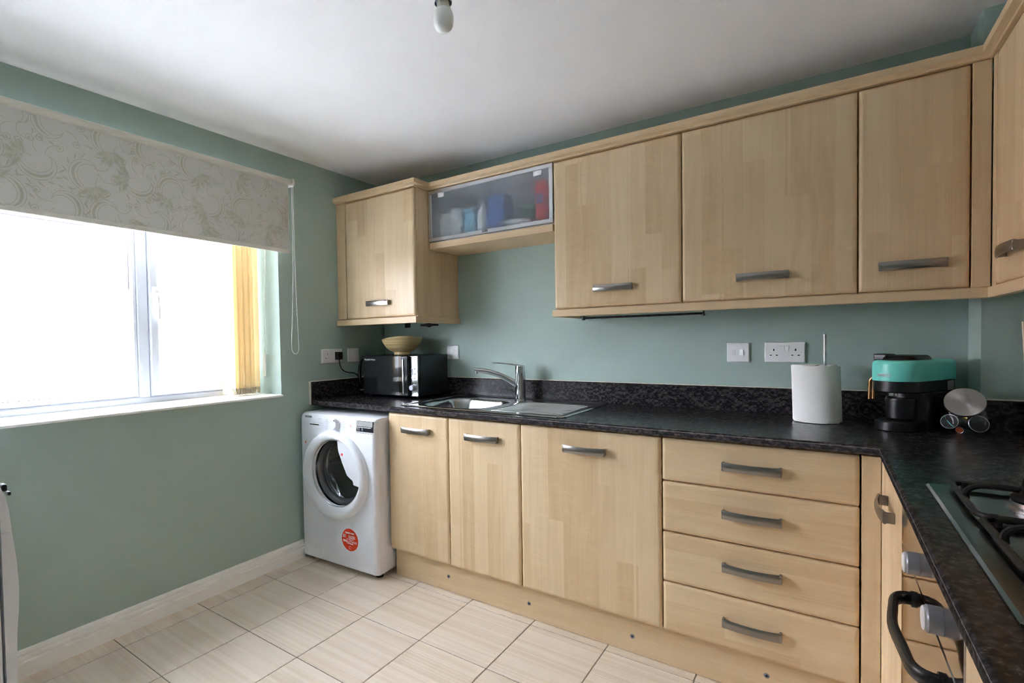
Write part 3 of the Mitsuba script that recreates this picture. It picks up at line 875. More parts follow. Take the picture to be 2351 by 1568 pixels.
double = [('rocker', -0.008, 0.017), ('rocker', 0.008, 0.017), ('screw', -0.06, 0.0), ('screw', 0.06, 0.0)]
for s in (-1, 1):
    double += [('earth', s * 0.039, 0.0105), ('pin', s * 0.039 - 0.011, -0.0125), ('pin', s * 0.039 + 0.011, -0.0125)]
so1 = thing('wall_socket', 'white double socket on the back wall behind the paper towel', 'socket', 'double wall sockets')
plate(so1, frame_of((2.329, 0, 1.1725), (1, 0, 0)), 0.146, double)
so2 = thing('wall_socket', 'white double socket on the window wall with a black plug in it', 'socket', 'double wall sockets')
ML = frame_of((0, -0.485, 1.1665), (0, 1, 0))
plate(so2, ML, 0.164, [q for q in double if not (q[0] in ('earth', 'pin') and q[1] > 0)] )
so3 = thing('switch_plate', 'white fused switch plate left of the double socket on the back wall', 'switch', 'switch plates')
plate(so3, frame_of((2.154, 0, 1.172), (1, 0, 0)), 0.088, [('fuse', -0.016, 0.0), ('wide_rocker', 0.014, 0.0)])
so4 = thing('switch_plate', 'white single switch plate on the window wall beside the kettle', 'switch', 'switch plates')
plate(so4, frame_of((0, -0.306, 1.1665), (0, 1, 0)), 0.096, [('bar', 0.006, 0.006), ('screw', -0.036, 0), ('screw', 0.036, 0)])
so5 = thing('switch_plate', 'white single switch plate on the back wall behind the microwave', 'switch', 'switch plates')
plate(so5, frame_of((0.583, 0, 1.1745), (1, 0, 0)), 0.088, [('bar', 0.006, 0.004), ('screw', -0.032, 0), ('screw', 0.032, 0)])

# ------------------------------------------------------------------ washing machine (turned slightly to the viewer)
wm = thing('washing_machine', 'white front-loading washing machine under the worktop with a round red sticker', 'washing machine')
MW = frame_of((0.022, -0.755, 0), (math.cos(math.radians(2.5)), math.sin(math.radians(2.5)), 0))
ww, wh = 0.576, 0.848
# rounded plan, the front edge rounded over at the top
rings = []
for z, ins in [(0.028, 0.004), (0.034, 0.0), (0.80, 0.0), (0.82, 0.002), (0.835, 0.007), (0.844, 0.016), (wh, 0.030)]:
    ring = []
    for cx, cy, a0 in ((0.026, 0.030, 180), (ww - 0.026, 0.030, 270)):
        for a in np.linspace(a0, a0 + 90, 8):
            ring.append((cx + (0.026 - 0.0 if ins < .004 else 0.026) * math.cos(math.radians(a)), cy + 0.030 * math.sin(math.radians(a)) , z))
    ring += [(ww - 0.002, 0.10, z), (ww - 0.002, 0.44, z), (0.002, 0.44, z), (0.002, 0.10, z)]
    ring = np.array(ring)
    ring[:, 1] = np.where(ring[:, 1] < 0.2, np.maximum(ring[:, 1], ins) if False else ring[:, 1] + ins * (1 - ring[:, 1] / 0.2), ring[:, 1])
    rings.append(ring)
n = len(rings[0])
V = np.vstack(rings + [rings[0].mean(0)[None], rings[-1].mean(0)[None]])
F = []
for k in range(len(rings) - 1):
    for q in range(n):
        r = (q + 1) % n
        F += [[k * n + q, k * n + r, (k + 1) * n + r], [k * n + q, (k + 1) * n + r, (k + 1) * n + q]]
for q in range(n):
    r = (q + 1) % n
    F += [[len(V) - 2, r, q], [len(V) - 1, (len(rings) - 1) * n + q, (len(rings) - 1) * n + r]]
bodym = trimesh.Trimesh(V, F, process=False)
trimesh.repair.fix_normals(bodym)
DCX, DCZ = 0.285, 0.525
bodym = from_man(to_man(bodym) - to_man(cyl((DCX + 0.022, -0.1, DCZ + 0.015), (DCX + 0.022, 0.33, DCZ + 0.015), 0.19, 48)))
put(wm + '__body', bodym, 'appliance_white', 30, M=MW)
for x in (0.04, ww - 0.04):
    for y in (0.06, 0.40):
        put(wm + '__foot', lathe([(0.021, 0.001), (0.021, 0.01), (0.014, 0.014), (0.014, 0.03)], (x, y, 0), (0, 0, 1), 18, caps=True), 'dark_rubber', 40, M=MW)


def face(x, z, y=0.0):
    """Local frame on the machine's front for lettering: x right, y up, z out."""
    A = np.eye(4)
    A[:3, 0], A[:3, 1], A[:3, 2], A[:3, 3] = (1, 0, 0), (0, 0, 1), (0, -1, 0), (x, y, z)
    return MW @ A


# door: a convex white ring, the glass bowl, the white grip that covers its right side
gxr, gzr, gr = 0.022, 0.015, 0.184
ang = np.arange(72) * 2 * np.pi / 72
prof_r = [(0.241, -0.001), (0.241, 0.012), (0.237, 0.024), (0.228, 0.033), (0.214, 0.038), (None, 0.036), (None, 0.026), (None, 0.005)]
ringv = []
inner = [(0.0, 0.0), (-0.003, 0.004), (-0.008, 0.0)]
cnt = 0
for r_, y_ in prof_r:
    if r_ is None:
        rr = gr + [0.003, 0.0, -0.006][cnt]
        cnt += 1
        pts = np.stack([DCX + gxr + rr * np.cos(ang), np.full(72, -y_), DCZ + gzr + rr * np.sin(ang)], 1)
    else:
        pts = np.stack([DCX + r_ * np.cos(ang), np.full(72, -y_), DCZ + r_ * np.sin(ang)], 1)
    ringv.append(pts)
V = np.vstack(ringv)
F = []
for k in range(len(ringv) - 1):
    for q in range(72):
        r = (q + 1) % 72
        F += [[k * 72 + q, (k + 1) * 72 + r, k * 72 + r], [k * 72 + q, (k + 1) * 72 + q, (k + 1) * 72 + r]]
dring = trimesh.Trimesh(V, F, process=False)
door = put(wm + '__door', dring, 'appliance_white', 35, M=MW, label='white ring of the porthole door')
circ = sg.Point(DCX + gxr, DCZ + gzr).buffer(gr + 0.006, 48)
grip = circ.intersection(sg.Polygon([(0.337, 0.80), (0.341, 0.70), (0.345, 0.668), (0.372, 0.608), (0.405, 0.545), (0.428, 0.530), (0.446, 0.521), (0.452, 0.50), (0.56, 0.48), (0.56, 0.80)]).buffer(0.004).buffer(-0.004))
gm = extrude(grip, 0.012)
gm.apply_transform(np.array([[1, 0, 0, 0], [0, 0, -1, -0.024], [0, 1, 0, 0], [0, 0, 0, 1.0]]))
put(door + '__grip', gm, 'appliance_white', M=MW)
put(door + '__chrome_trim', tube(np.stack([DCX + gxr + (gr - 0.004) * np.cos(ang), np.full(72, -0.022), DCZ + gzr + (gr - 0.004) * np.sin(ang)], 1), 0.003, 8, closed=True), 'chrome', True, M=MW)
mat('porthole_glass', S(48, 52, 56), 0.05, spec=0.7)
mat('drum_steel', S(88, 92, 96), 0.2, metal=1.0)
mat('drum_rubber', S(64, 66, 70), 0.35, spec=0.5)
put(wm + '__drum', lathe([(0.183, 0.0), (0.183, -0.06), (0.168, -0.075), (0.168, -0.26), (0.0, -0.262)], (DCX + gxr, 0.003, DCZ + gzr), (0, -1, 0), 56), 'drum_steel', 35, M=MW)
for k in range(3):
    a = 0.9 + k * 2.094
    ca, sa_ = math.cos(a), math.sin(a)
    put(wm + '__drum_paddle', tube([(DCX + gxr + 0.155 * ca, 0.09, DCZ + gzr + 0.155 * sa_), (DCX + gxr + 0.15 * ca, 0.16, DCZ + gzr + 0.15 * sa_), (DCX + gxr + 0.155 * ca, 0.25, DCZ + gzr + 0.155 * sa_)], [0.012, 0.022, 0.016], 10), 'drum_rubber', True, M=MW)
put(wm + '__door_seal', lathe([(0.178, -0.01), (0.162, -0.018), (0.150, -0.035), (0.156, -0.055), (0.17, -0.07)], (DCX + gxr, 0.0, DCZ + gzr), (0, -1, 0), 56), 'drum_rubber', True, M=MW)
bowl_ = lathe([(0.176, 0.016), (0.172, 0.006), (0.158, -0.03), (0.135, -0.055), (0.095, -0.07), (0.05, -0.076), (0.0, -0.078)], (DCX + gxr, 0.0, DCZ + gzr), (0, -1, 0), 56)
put(door + '__glass_bowl', bowl_, 'jar_glass', True, M=MW, label='clear bulging porthole glass')
# control panel
put(wm + '__dial', lathe([(0.0375, 0.0), (0.0375, 0.004), (0.031, 0.006), (0.0295, 0.024), (0.0275, 0.027), (0.0, 0.028)], (0.290, 0.004, 0.806), (0, -1, 0), 40), 'appliance_white', 30, M=MW)
put(wm + '__dial__pointer', box(0.302, 0.307, -0.0247, -0.0236, 0.822, 0.829, 0.0005), 'black_matt', M=MW)
tick = []
for k in range(8):
    for s in (-1, 1):
        zz = 0.838 - k * 0.0095
        ln = 0.016 + 0.006 * ((k * 5 + s) % 3)
        x0 = 0.290 + s * (0.052 + 0.006 * abs(k - 3.5) * 0.2)
        tick.append(box(min(x0, x0 + s * ln), max(x0, x0 + s * ln), -0.0009, 0.0002, zz - 0.0009, zz + 0.0009))
put(wm + '__programme_marks', cat_(tick), 'pale_print', M=MW)
put(wm + '__display', cat_([hull([(x, y, z) for x in (0.447, 0.563) for z, y0 in ((0.778, 0.0), (0.834, 0.004)) for y in (y0 - 0.0015, y0 + 0.004)])]), 'screen_dark', M=MW)
put(wm + '__display_buttons', cat_([box(0.453 + k * 0.011, 0.460 + k * 0.011, -0.0024, -0.001, 0.784 + j * 0.007, 0.7868 + j * 0.007) for k in (0, 1, 3) for j in range(3)]), 'pale_print', M=MW)
put(wm + '__display_film', hull([(x, y, z) for x in (0.4495, 0.5605) for z, y0 in ((0.806, -0.0002), (0.832, 0.0036)) for y in (y0 - 0.0019, y0)]), 'screen_grey', M=MW)
put(wm + '__display_legend', cat_([box(0.449 + k * 0.019, 0.463 + k * 0.019, -0.0009, 0.0002, 0.7705, 0.7728) for k in range(6)]), 'grey_print', M=MW)
put(wm + '__panel_mark', cat_([box(0.388, 0.422, -0.0009, 0.0002, 0.803, 0.8045), box(0.404, 0.406, -0.0009, 0.0002, 0.795, 0.812)]), 'pink_print', M=MW)
put(wm + '__lettering', text_on('HOOVER', 0.0115, face(0.045, 0.8255, 0.003), 0.0015, True, width=0.056), 'grey_print')
put(wm + '__panel_line', cat_([box(0.045, 0.20, -0.0008, 0.0004, 0.8395, 0.8403), box(0.155, 0.185, -0.0008, 0.0004, 0.826, 0.8275), box(0.155, 0.185, -0.0008, 0.0004, 0.8225, 0.8235), box(0.12, 0.19, -0.0008, 0.0004, 0.800, 0.8015), box(0.224, 0.2248, -0.0008, 0.0004, 0.775, 0.835)]), 'pale_print', M=MW)
put(wm + '__drawer_slot', box(0.088, 0.162, -0.0012, 0.0004, 0.787, 0.7925, 0.0004), 'black_matt', M=MW)
put(wm + '__drawer_seam', box(0.04, 0.088, -0.0007, 0.0004, 0.7885, 0.7893), 'pale_print', M=MW)
put(wm + '__drawer_seam', box(0.162, 0.232, -0.0007, 0.0004, 0.7885, 0.7893), 'pale_print', M=MW)
put(wm + '__panel_seam', cat_([box(0.45, ww - 0.022, -0.0007, 0.0004, 0.7465, 0.7475)]), 'pale_print', M=MW)
put(wm + '__filter_flap', cat_([tube(smooth_path([(0.05, -0.0005, 0.102), (0.11, -0.0015, 0.104), (0.165, -0.0005, 0.102), (0.176, -0.0005, 0.06), (0.185, -0.0005, 0.036)], 24), 0.0011, 6),
                                rbox(0.082, 0.14, -0.003, 0.002, 0.083, 0.094, 0.0024, 2)] + [box(0.058, 0.16 - 0.01 * k, -0.0007, 0.0004, 0.072 - 0.009 * k, 0.0728 - 0.009 * k) for k in range(4)]), 'grey_white_plastic', M=MW)
for x1_, z_m in ((0.062, 0.695), (0.07, 0.668)):
    put(wm + '__energy_mark', box(0.046, x1_, -0.0008, 0.0004, z_m, z_m + 0.0015), 'pale_print', M=MW)
put(wm + '__mark', cyl((0.05, 0.0003, 0.683), (0.05, -0.0008, 0.683), 0.0055, 14), 'red_print', M=MW)
put(door + '__emblem', cyl((0.372, -0.0355, 0.652), (0.372, -0.0368, 0.652), 0.0075, 18), 'red_card', M=MW)
put(door + '__emblem_mark', tube(np.stack([0.372 + 0.0036 * np.cos(ang[::4]), np.full(18, -0.0371), 0.652 + 0.0036 * np.sin(ang[::4])], 1), 0.0006, 5, closed=True), 'white_plastic', True, M=MW)
st = put(wm + '__sticker', cyl((0.382, 0.0002, 0.184), (0.382, -0.0007, 0.184), 0.0605, 48), 'red_print', M=MW, label='round red guarantee sticker with white writing')
lines = [('REGISTER NOW', 0.0085, 0.216, 0.064, True), ('YEAR PARTS', 0.0060, 0.2015, 0.048, True), ('GUARANTEE', 0.0060, 0.193, 0.048, True), ('CALL FREE NOW', 0.0055, 0.184, 0.05, False),
         ('0800 479 0765', 0.0115, 0.1685, 0.1, True), ('REGISTER ONLINE', 0.0050, 0.161, 0.048, False)]
for s_, hgt, zz, wd, bo in lines:
    cxn = 0.382 + (0.014 if s_ in ('YEAR PARTS', 'GUARANTEE') else 0)
    t_ = text_on(s_, hgt, np.eye(4), 0.0008, bo, True, wd)
    t_.apply_transform(face(cxn, zz, -0.0006))
    put(st + '__lettering', t_, 'white_plastic')
t_ = text_on('10', 0.015, np.eye(4), 0.0008, True, True, 0.023)
t_.apply_transform(face(0.340, 0.193, -0.0006))
put(st + '__lettering', t_, 'white_plastic')
put(st + '__logo', tube(np.stack([0.382 + 0.008 * np.cos(ang[6:66:3]), np.full(20, -0.0009), 0.142 + 0.008 * np.sin(ang[6:66:3])], 1), 0.0011, 5), 'white_plastic', True, M=MW)

# ------------------------------------------------------------------ microwave, bowl, kettle
mw = thing('microwave', 'black microwave oven with mirrored door standing on the worktop in the corner', 'microwave')
MM = frame_of((0.146, -0.352, 0.911), (math.cos(math.radians(2.2)), math.sin(math.radians(2.2)), 0))
mW, mH, mD = 0.43, 0.255, 0.30
put(mw + '__casing', rbox(0.0, mW, 0.014, mD, 0.014, mH, 0.005, 2), 'black_satin', 30, M=MM)
put(mw + '__front_frame', rbox(0.001, mW - 0.001, -0.002, 0.0139, 0.014, mH - 0.001, 0.004, 2), 'black_gloss', 30, M=MM)
put(mw + '__door', rbox(0.003, 0.316, -0.010, -0.0021, 0.016, mH - 0.003, 0.0035, 2), 'mirror_black_glass', 30, M=MM, label='dark mirrored door glass')
mat('door_mirror', S(66, 62, 58), 0.03, metal=1.0)
put(mw + '__door__mirror_strip', box(0.288, 0.3155, -0.0107, -0.0101, 0.019, mH - 0.006), 'door_mirror', M=MM)
hd = rbox(0.319, 0.372, -0.030, -0.0021, 0.016, mH - 0.003, 0.008, 4)
put(mw + '__door_handle', hd, 'black_gloss', 30, M=MM)
put(mw + '__door_handle__chrome_strip', rbox(0.330, 0.344, -0.0335, -0.0295, 0.032, mH - 0.02, 0.0035, 2), 'chrome', 35, M=MM)
put(mw + '__control_panel', rbox(0.374, mW - 0.002, -0.009, -0.0021, 0.016, mH - 0.003, 0.003, 2), 'chrome', 30, M=MM)
for x, z in ((0.386, 0.175), (0.406, 0.178), (0.386, 0.147), (0.406, 0.148)):
    put(mw + '__button', lathe([(0.0045, 0), (0.0045, 0.002), (0.003, 0.003)], (x, -0.009, z), (0, -1, 0), 14, caps=True), 'silver_plastic', 40, M=MM)
put(mw + '__start_button', rbox(0.381, 0.409, -0.0125, -0.009, 0.119, 0.129, 0.0016, 2), 'silver_plastic', 40, M=MM)
put(mw + '__knob', lathe([(0.019, 0), (0.019, 0.004), (0.016, 0.006), (0.0155, 0.024), (0.014, 0.026), (0.0, 0.0262)], (0.396, -0.009, 0.068), (0, -1, 0), 32), 'silver_plastic', 30, M=MM)
for x in (0.03, mW - 0.03):
    for y in (0.03, mD - 0.03):
        put(mw + '__foot', cyl((x, y, 0.0), (x, y, 0.0145), 0.011, 14), 'dark_rubber', M=MM)
A = np.eye(4)
A[:3, 0], A[:3, 1], A[:3, 2], A[:3, 3] = (1, 0, 0), (0, 0, 1), (0, -1, 0), (0.016, -0.0100, 0.224)
put(mw + '__lettering', text_on('Russell Hobbs', 0.0105, MM @ A, 0.0006, True, width=0.088), 'pale_print')

bw = thing('bowl', 'bamboo bowl with a dipping wavy rim on top of the microwave', 'bowl')
na = 72
pr_o = [(0.0, 0.012), (0.07, 0.012), (0.068, 0.018), (0.10, 0.026), (0.128, 0.045), (0.148, 0.068), (0.160, 0.088), (0.168, 0.105)]
pr_i = [(0.162, 0.105), (0.154, 0.089), (0.141, 0.070), (0.121, 0.050), (0.09, 0.033), (0.05, 0.026), (0.0, 0.025)]
V = []
aa = np.arange(na) * 2 * np.pi / na
for r_, h_ in pr_o + pr_i:
    wv = (0.007 * np.cos(aa - 0.2) + 0.006 * np.cos(2 * (aa + 1.0))) * max(h_ - 0.03, 0) / 0.075
    V.append(np.stack([r_ * np.cos(aa), r_ * np.sin(aa), h_ + wv], 1))
F = []
nP = len(V)
for k in range(nP - 1):
    for q in range(na):
        r = (q + 1) % na
        F += [[k * na + q, k * na + r, (k + 1) * na + r], [k * na + q, (k + 1) * na + r, (k + 1) * na + q]]
bm = trimesh.Trimesh(np.vstack(V), F, process=False)
bm.merge_vertices()
bm.update_faces(bm.nondegenerate_faces())
bm.apply_scale([0.76, 0.76, 1.0])
bm.apply_translation((0.338, -0.205, 0.911 + mH + 0.0005))
put(bw + '__vessel', bm, 'bamboo', 30)
put(bw + '__foot', lathe([(0.050, 0.0), (0.052, 0.002), (0.050, 0.0125)], (0.338, -0.205, 0.911 + mH + 0.0005), (0, 0, 1), 48, caps=True), 'bamboo', 30)

kt = thing('kettle', 'black jug kettle squeezed in the corner left of the microwave', 'kettle')
kx, ky = 0.082, -0.205
put(kt + '__base', lathe([(0.056, 0.911), (0.057, 0.916), (0.054, 0.927), (0.05, 0.930)], (kx, ky, 0), (0, 0, 1), 36, caps=True), 'black_satin', 35)
put(kt + '__body', lathe([(0.052, 0.931), (0.056, 0.936), (0.0555, 0.98), (0.052, 1.05), (0.047, 1.115), (0.045, 1.128), (0.036, 1.14), (0.012, 1.146), (0.0, 1.147)], (kx, ky, 0), (0, 0, 1), 40), 'black_gloss', 35)
put(kt + '__lid_knob', lathe([(0.010, 1.146), (0.013, 1.152), (0.009, 1.158), (0.0, 1.159)], (kx, ky, 0), (0, 0, 1), 20), 'black_gloss', 35)
hdr = np.array([-0.55, -0.83, 0])
hp = smooth_path([np.array([kx, ky, 1.135]) + hdr * 0.03, np.array([kx, ky, 1.146]) + hdr * 0.065, np.array([kx, ky, 1.10]) + hdr * 0.085, np.array([kx, ky, 1.03]) + hdr * 0.09, np.array([kx, ky, 0.975]) + hdr * 0.075, np.array([kx, ky, 0.965]) + hdr * 0.05], 36)
put(kt + '__handle', tube(hp, 0.0105, 14), 'black_gloss', 40)
put(kt + '__switch', rbox(kx - 0.05, kx - 0.035, ky - 0.075, ky - 0.05, 0.935, 0.945, 0.003, 2), 'silver_plastic', 40)
pg = thing('plug', 'black mains plug in the socket on the window wall', 'plug')
py_, pz_ = -0.441, 1.166
put(pg + '__body', hull([(x, py_ + sy * (w_ - 0.004 * (1 - abs(sz))), pz_ + sz * h_) for x, w_, h_ in ((0.0102, 0.0235, 0.024), (0.028, 0.0225, 0.023), (0.034, 0.018, 0.018)) for sy in (-1, 1) for sz in (-1, -0.6, 0.6, 1)]), 'black_satin', 30)
put(pg + '__cable', tube(smooth_path([(0.022, py_, pz_ - 0.022), (0.022, py_ + 0.002, pz_ - 0.05), (0.022, py_ + 0.022, pz_ - 0.085), (0.024, py_ + 0.07, pz_ - 0.108), (0.027, py_ + 0.125, pz_ - 0.118), (0.03, py_ + 0.17, pz_ - 0.16), (0.035, py_ + 0.19, 0.925)], 40), 0.0037, 10), 'black_satin', True)

# ------------------------------------------------------------------ things behind the frosted glass
SZ = gz0 + 0.0165
for x, r_, h_, lab in ((0.700, 0.036, 0.150, 'white lidded tub furthest left behind the frosted glass'), (0.790, 0.042, 0.168, 'tall white tub second from the left behind the frosted glass')):
    t = thing('storage_tub', lab, 'tub', 'tubs in the glass-fronted cupboard')
    put(t + '__vessel', lathe([(r_ * 0.94, 0), (r_, 0.004), (r_, h_ * 0.82), (r_ * 0.9, h_ * 0.86)], (x, -0.222, SZ), (0, 0, 1), 28, caps=True), 'white_plastic', 35)
    put(t + '__lid', lathe([(r_ * 0.98, h_ * 0.865), (r_ * 1.0, h_ * 0.9), (r_ * 0.98, h_ * 0.98), (r_ * 0.8, h_)], (x, -0.222, SZ), (0, 0, 1), 28, caps=True), 'white_plastic', 35)
t = thing('storage_tub', 'pale blue tub behind the frosted glass', 'tub', 'tubs in the glass-fronted cupboard')
put(t + '__vessel', rbox(0.845, 0.922, -0.25, -0.17, SZ, SZ + 0.135, 0.008, 2), 'pale_blue_plastic', 35)
put(t + '__lid', rbox(0.843, 0.924, -0.252, -0.168, SZ + 0.1355, SZ + 0.15, 0.005, 2), 'pale_blue_plastic', 35)
t = thing('spray_bottle', 'white spray bottle behind the frosted glass', 'bottle')
put(t + '__vessel', lathe([(0.028, 0), (0.03, 0.005), (0.03, 0.10), (0.024, 0.13), (0.012, 0.15), (0.012, 0.165)], (0.965, -0.236, SZ), (0, 0, 1), 28, caps=True), 'white_plastic', 35)
put(t + '__trigger_head', cat_([rbox(0.945, 0.985, -0.248, -0.224, SZ + 0.166, SZ + 0.20, 0.006, 2), rbox(0.934, 0.944, -0.242, -0.230, SZ + 0.14, SZ + 0.185, 0.004, 2)]), 'grey_print', 35)
t = thing('storage_tub', 'large blue container behind the frosted glass', 'tub', 'tubs in the glass-fronted cupboard')
put(t + '__vessel', rbox(1.00, 1.105, -0.25, -0.14, SZ, SZ + 0.155, 0.012, 2), 'blue_plastic', 35)
put(t + '__lid', rbox(0.998, 1.107, -0.252, -0.138, SZ + 0.156, SZ + 0.198, 0.01, 2), 'blue_plastic', 35)
t = thing('bottle', 'white bottle lying on its side behind the frosted glass', 'bottle')
put(t + '__vessel', lathe([(0.018, 0), (0.021, 0.004), (0.021, 0.10), (0.010, 0.125), (0.010, 0.14)], (1.245, -0.235, SZ + 0.024), (-0.98, -0.05, 0.13), 24, caps=True), 'white_plastic', 35)
put(t + '__cap', cyl(np.array((1.245, -0.235, SZ + 0.024)) + 0.1405 * np.array((-0.989, -0.05, 0.131)), np.array((1.245, -0.235, SZ + 0.024)) + 0.165 * np.array((-0.989, -0.05, 0.131)), 0.0125, 18), 'screen_grey', 40)
t = thing('green_tub', 'green tub in the background behind the frosted glass', 'tub')
put(t + '__vessel', lathe([(0.045, 0), (0.05, 0.13), (0.042, 0.15)], (1.185, -0.09, SZ), (0, 0, 1), 24, caps=True), 'green_plastic', 35)
t = thing('carton', 'red carton standing at the right behind the frosted glass', 'carton')
put(t + '__box', box(1.293, 1.340, -0.262, -0.17, SZ, SZ + 0.215, 0.001), 'red_card')
put(t + '__panel', box(1.300, 1.333, -0.2628, -0.2621, SZ + 0.105, SZ + 0.15), 'blue_plastic')

# ------------------------------------------------------------------ paper towel
pt = thing('paper_towel_roll', 'white paper towel roll standing on the worktop', 'paper towel')
px_, py2 = 2.443, -0.185
na, nz = 96, 14
zz = np.linspace(0.9145, 1.127, nz)
aa = np.arange(na) * 2 * np.pi / na
V = []
for k, z in enumerate(zz):
    spiral_r = 0.076 + 0.0022 * aa / (2 * np.pi) + 0.0012 * meshkit.fbm(np.stack([np.cos(aa) * 2, np.sin(aa) * 2, np.full(na, z * 16)], 1), 2, 3) + 0.0015 * (k / nz - .5) ** 2
    V.append(np.stack([px_ + spiral_r * np.cos(aa) - 0.006 * k / nz, py2 + spiral_r * np.sin(aa), np.full(na, z)], 1))
cxt = V[-1].mean(0)
V += [np.stack([cxt[0] + 0.017 + 0.021 * np.cos(aa), cxt[1] + 0.021 * np.sin(aa), np.full(na, zz[-1])], 1), np.stack([px_ + 0.014 + 0.021 * np.cos(aa), py2 + 0.021 * np.sin(aa), np.full(na, zz[0])], 1), V[0]]
F = []
for k in range(len(V) - 1):
    for q in range(na):
        r = (q + 1) % na
        F += [[k * na + q, k * na + r, (k + 1) * na + r], [k * na + q, (k + 1) * na + r, (k + 1) * na + q]]
put(pt + '__roll', trimesh.Trimesh(np.vstack(V), F, process=False), 'paper', 35)
put(pt + '__core', lathe([(0.0208, zz[0]), (0.0208, zz[-1] + 0.0005), (0.0192, zz[-1] + 0.0005), (0.0192, zz[0])], (px_ + 0.0135, py2, 0), (0, 0, 1), 32), 'card_core', 40)
# loose outer sheet, torn along its top
s_ = np.linspace(-2.75, -0.55, 26)
V, F = [], []
top = 1.131 + 0.006 * np.sin(np.arange(26) * 0.9) * (np.linspace(0, 1, 26)) - 0.026 * np.exp(-((np.linspace(0, 1, 26) - 0.46) / 0.1) ** 2)
for z in np.linspace(0, 1, 9):
    rr = 0.0806 + 0.0012 * np.exp(-((s_ + 0.6) / 0.15) ** 2) * z
    V.append(np.stack([px_ - 0.005 * z + rr * np.cos(s_), py2 + rr * np.sin(s_), 0.912 + (top - 0.912) * z], 1))
for k in range(8):
    for q in range(25):
        F += [[k * 26 + q, k * 26 + q + 1, (k + 1) * 26 + q + 1], [k * 26 + q, (k + 1) * 26 + q + 1, (k + 1) * 26 + q]]
put(pt + '__loose_sheet', trimesh.Trimesh(np.vstack(V), F, process=False), 'paper', True)
th = thing('towel_holder', 'steel rod holder through the paper towel roll', 'holder')
put(th + '__base', lathe([(0.07, 0.9105), (0.072, 0.912), (0.068, 0.914)], (px_, py2, 0), (0, 0, 1), 40, caps=True), 'stainless', 40)
put(th + '__rod', cat_([cyl((px_ + 0.025, py2, 0.914), (px_ + 0.025, py2, 1.236), 0.005, 16), lathe([(0.005, 1.236), (0.0065, 1.24), (0.0055, 1.247), (0.0, 1.249)], (px_ + 0.025, py2, 0), (0, 0, 1), 16)]), 'chrome', 40)

# ------------------------------------------------------------------ coffee machine
cm = thing('coffee_machine', 'black and turquoise capsule coffee machine on the worktop', 'coffee machine')
ca = np.array([0.5, 0.866, 0])
MC = frame_of((2.6725, -0.274, 0.9105), -np.array([ca[1], -ca[0], 0]) * -1, ey=ca)   # local x to the machine's right, y to its rear
Rr = 0.068


def stadium(r, L, w_rear=None, n=18):
    w_rear = w_rear or r
    a = np.linspace(np.pi, 2 * np.pi, n)
    pts = [(r * math.cos(t), r * math.sin(t)) for t in a] + [(w_rear, L - 0.02), (w_rear - 0.006, L - 0.004), (w_rear - 0.02, L), (-w_rear + 0.02, L), (-w_rear + 0.006, L - 0.004), (-w_rear, L - 0.02)]
    return np.array(pts)


def stack(levels):
    n = len(levels[0][0])
    V = np.vstack([np.c_[p, np.full(n, z)] if np.ndim(z) == 0 else np.c_[p, z] for p, z in levels] + [[list(levels[0][0].mean(0)) + [np.mean(levels[0][1])]], [list(levels[-1][0].mean(0)) + [np.mean(levels[-1][1])]]])
    F = []
    for k in range(len(levels) - 1):
        for q in range(n):
            r = (q + 1) % n
            F += [[k * n + q, k * n + r, (k + 1) * n + r], [k * n + q, (k + 1) * n + r, (k + 1) * n + q]]
    K = len(levels)
    for q in range(n):
        r = (q + 1) % n
        F += [[K * n, r, q], [K * n + 1, (K - 1) * n + q, (K - 1) * n + r]]
    m = trimesh.Trimesh(V, F, process=False)
    trimesh.repair.fix_normals(m)
    return m


LEN = 0.235
put(cm + '__head_cover', stack([(stadium(Rr, LEN), 0.171), (stadium(Rr + 0.0015, LEN), 0.1725), (stadium(Rr + 0.0015, LEN), 0.226), (stadium(Rr, LEN), 0.234), (stadium(Rr - 0.004, LEN - 0.002), 0.239), (stadium(Rr - 0.012, LEN - 0.01), 0.2425)]), 'turquoise_plastic', 30, M=MC, label='turquoise head cover')
put(cm + '__head', stack([(stadium(Rr - 0.004, LEN - 0.004), 0.132), (stadium(Rr - 0.001, LEN - 0.002), 0.136), (stadium(Rr - 0.001, LEN - 0.002), 0.1705)]), 'black_satin', 30, M=MC)
put(cm + '__body', stack([(stadium(0.066, 0.15) + [0, 0.08], 0.0), (stadium(0.066, 0.15) + [0, 0.08], 0.1318)]), 'black_satin', 30, M=MC)
put(cm + '__pod_container', lathe([(0.036, 0.038), (0.040, 0.042), (0.043, 0.105), (0.040, 0.112)], (0.004, 0.010, 0), (0, 0, 1), 36, caps=True), 'black_satin', 35, M=MC)
put(cm + '__spout', lathe([(0.012, 0.120), (0.012, 0.132)], (0.0, -0.028, 0), (0, 0, 1), 18, caps=True), 'chrome', 40, M=MC)
put(cm + '__drip_tray', cat_([stack([(stadium(0.055, 0.13) + [0, -0.012], 0.0), (stadium(0.058, 0.13) + [0, -0.012], 0.003), (stadium(0.058, 0.13) + [0, -0.012], 0.030), (stadium(0.054, 0.128) + [0, -0.012], 0.035)])]), 'black_satin', 30, M=MC)
put(cm + '__lid', stack([(stadium(0.055, 0.10) * [0.95, 1] + [0.0, 0.02], 0.2405), (stadium(0.052, 0.095) * [0.9, 1] + [0.0, 0.022], 0.253), (stadium(0.045, 0.085) * [0.9, 1] + [0.0, 0.026], 0.258)]), 'black_satin', 30, M=MC)
put(cm + '__lid_latch', rbox(-0.069, -0.03, -0.01, 0.05, 0.2405, 0.263, 0.004, 2), 'black_satin', 30, M=MC)
cu = [cyl((-0.090, 0.022 + d, 0.098), (-0.089, 0.022 + d, 0.155), 0.0055, 14) for d in (-0.012, 0.012)]
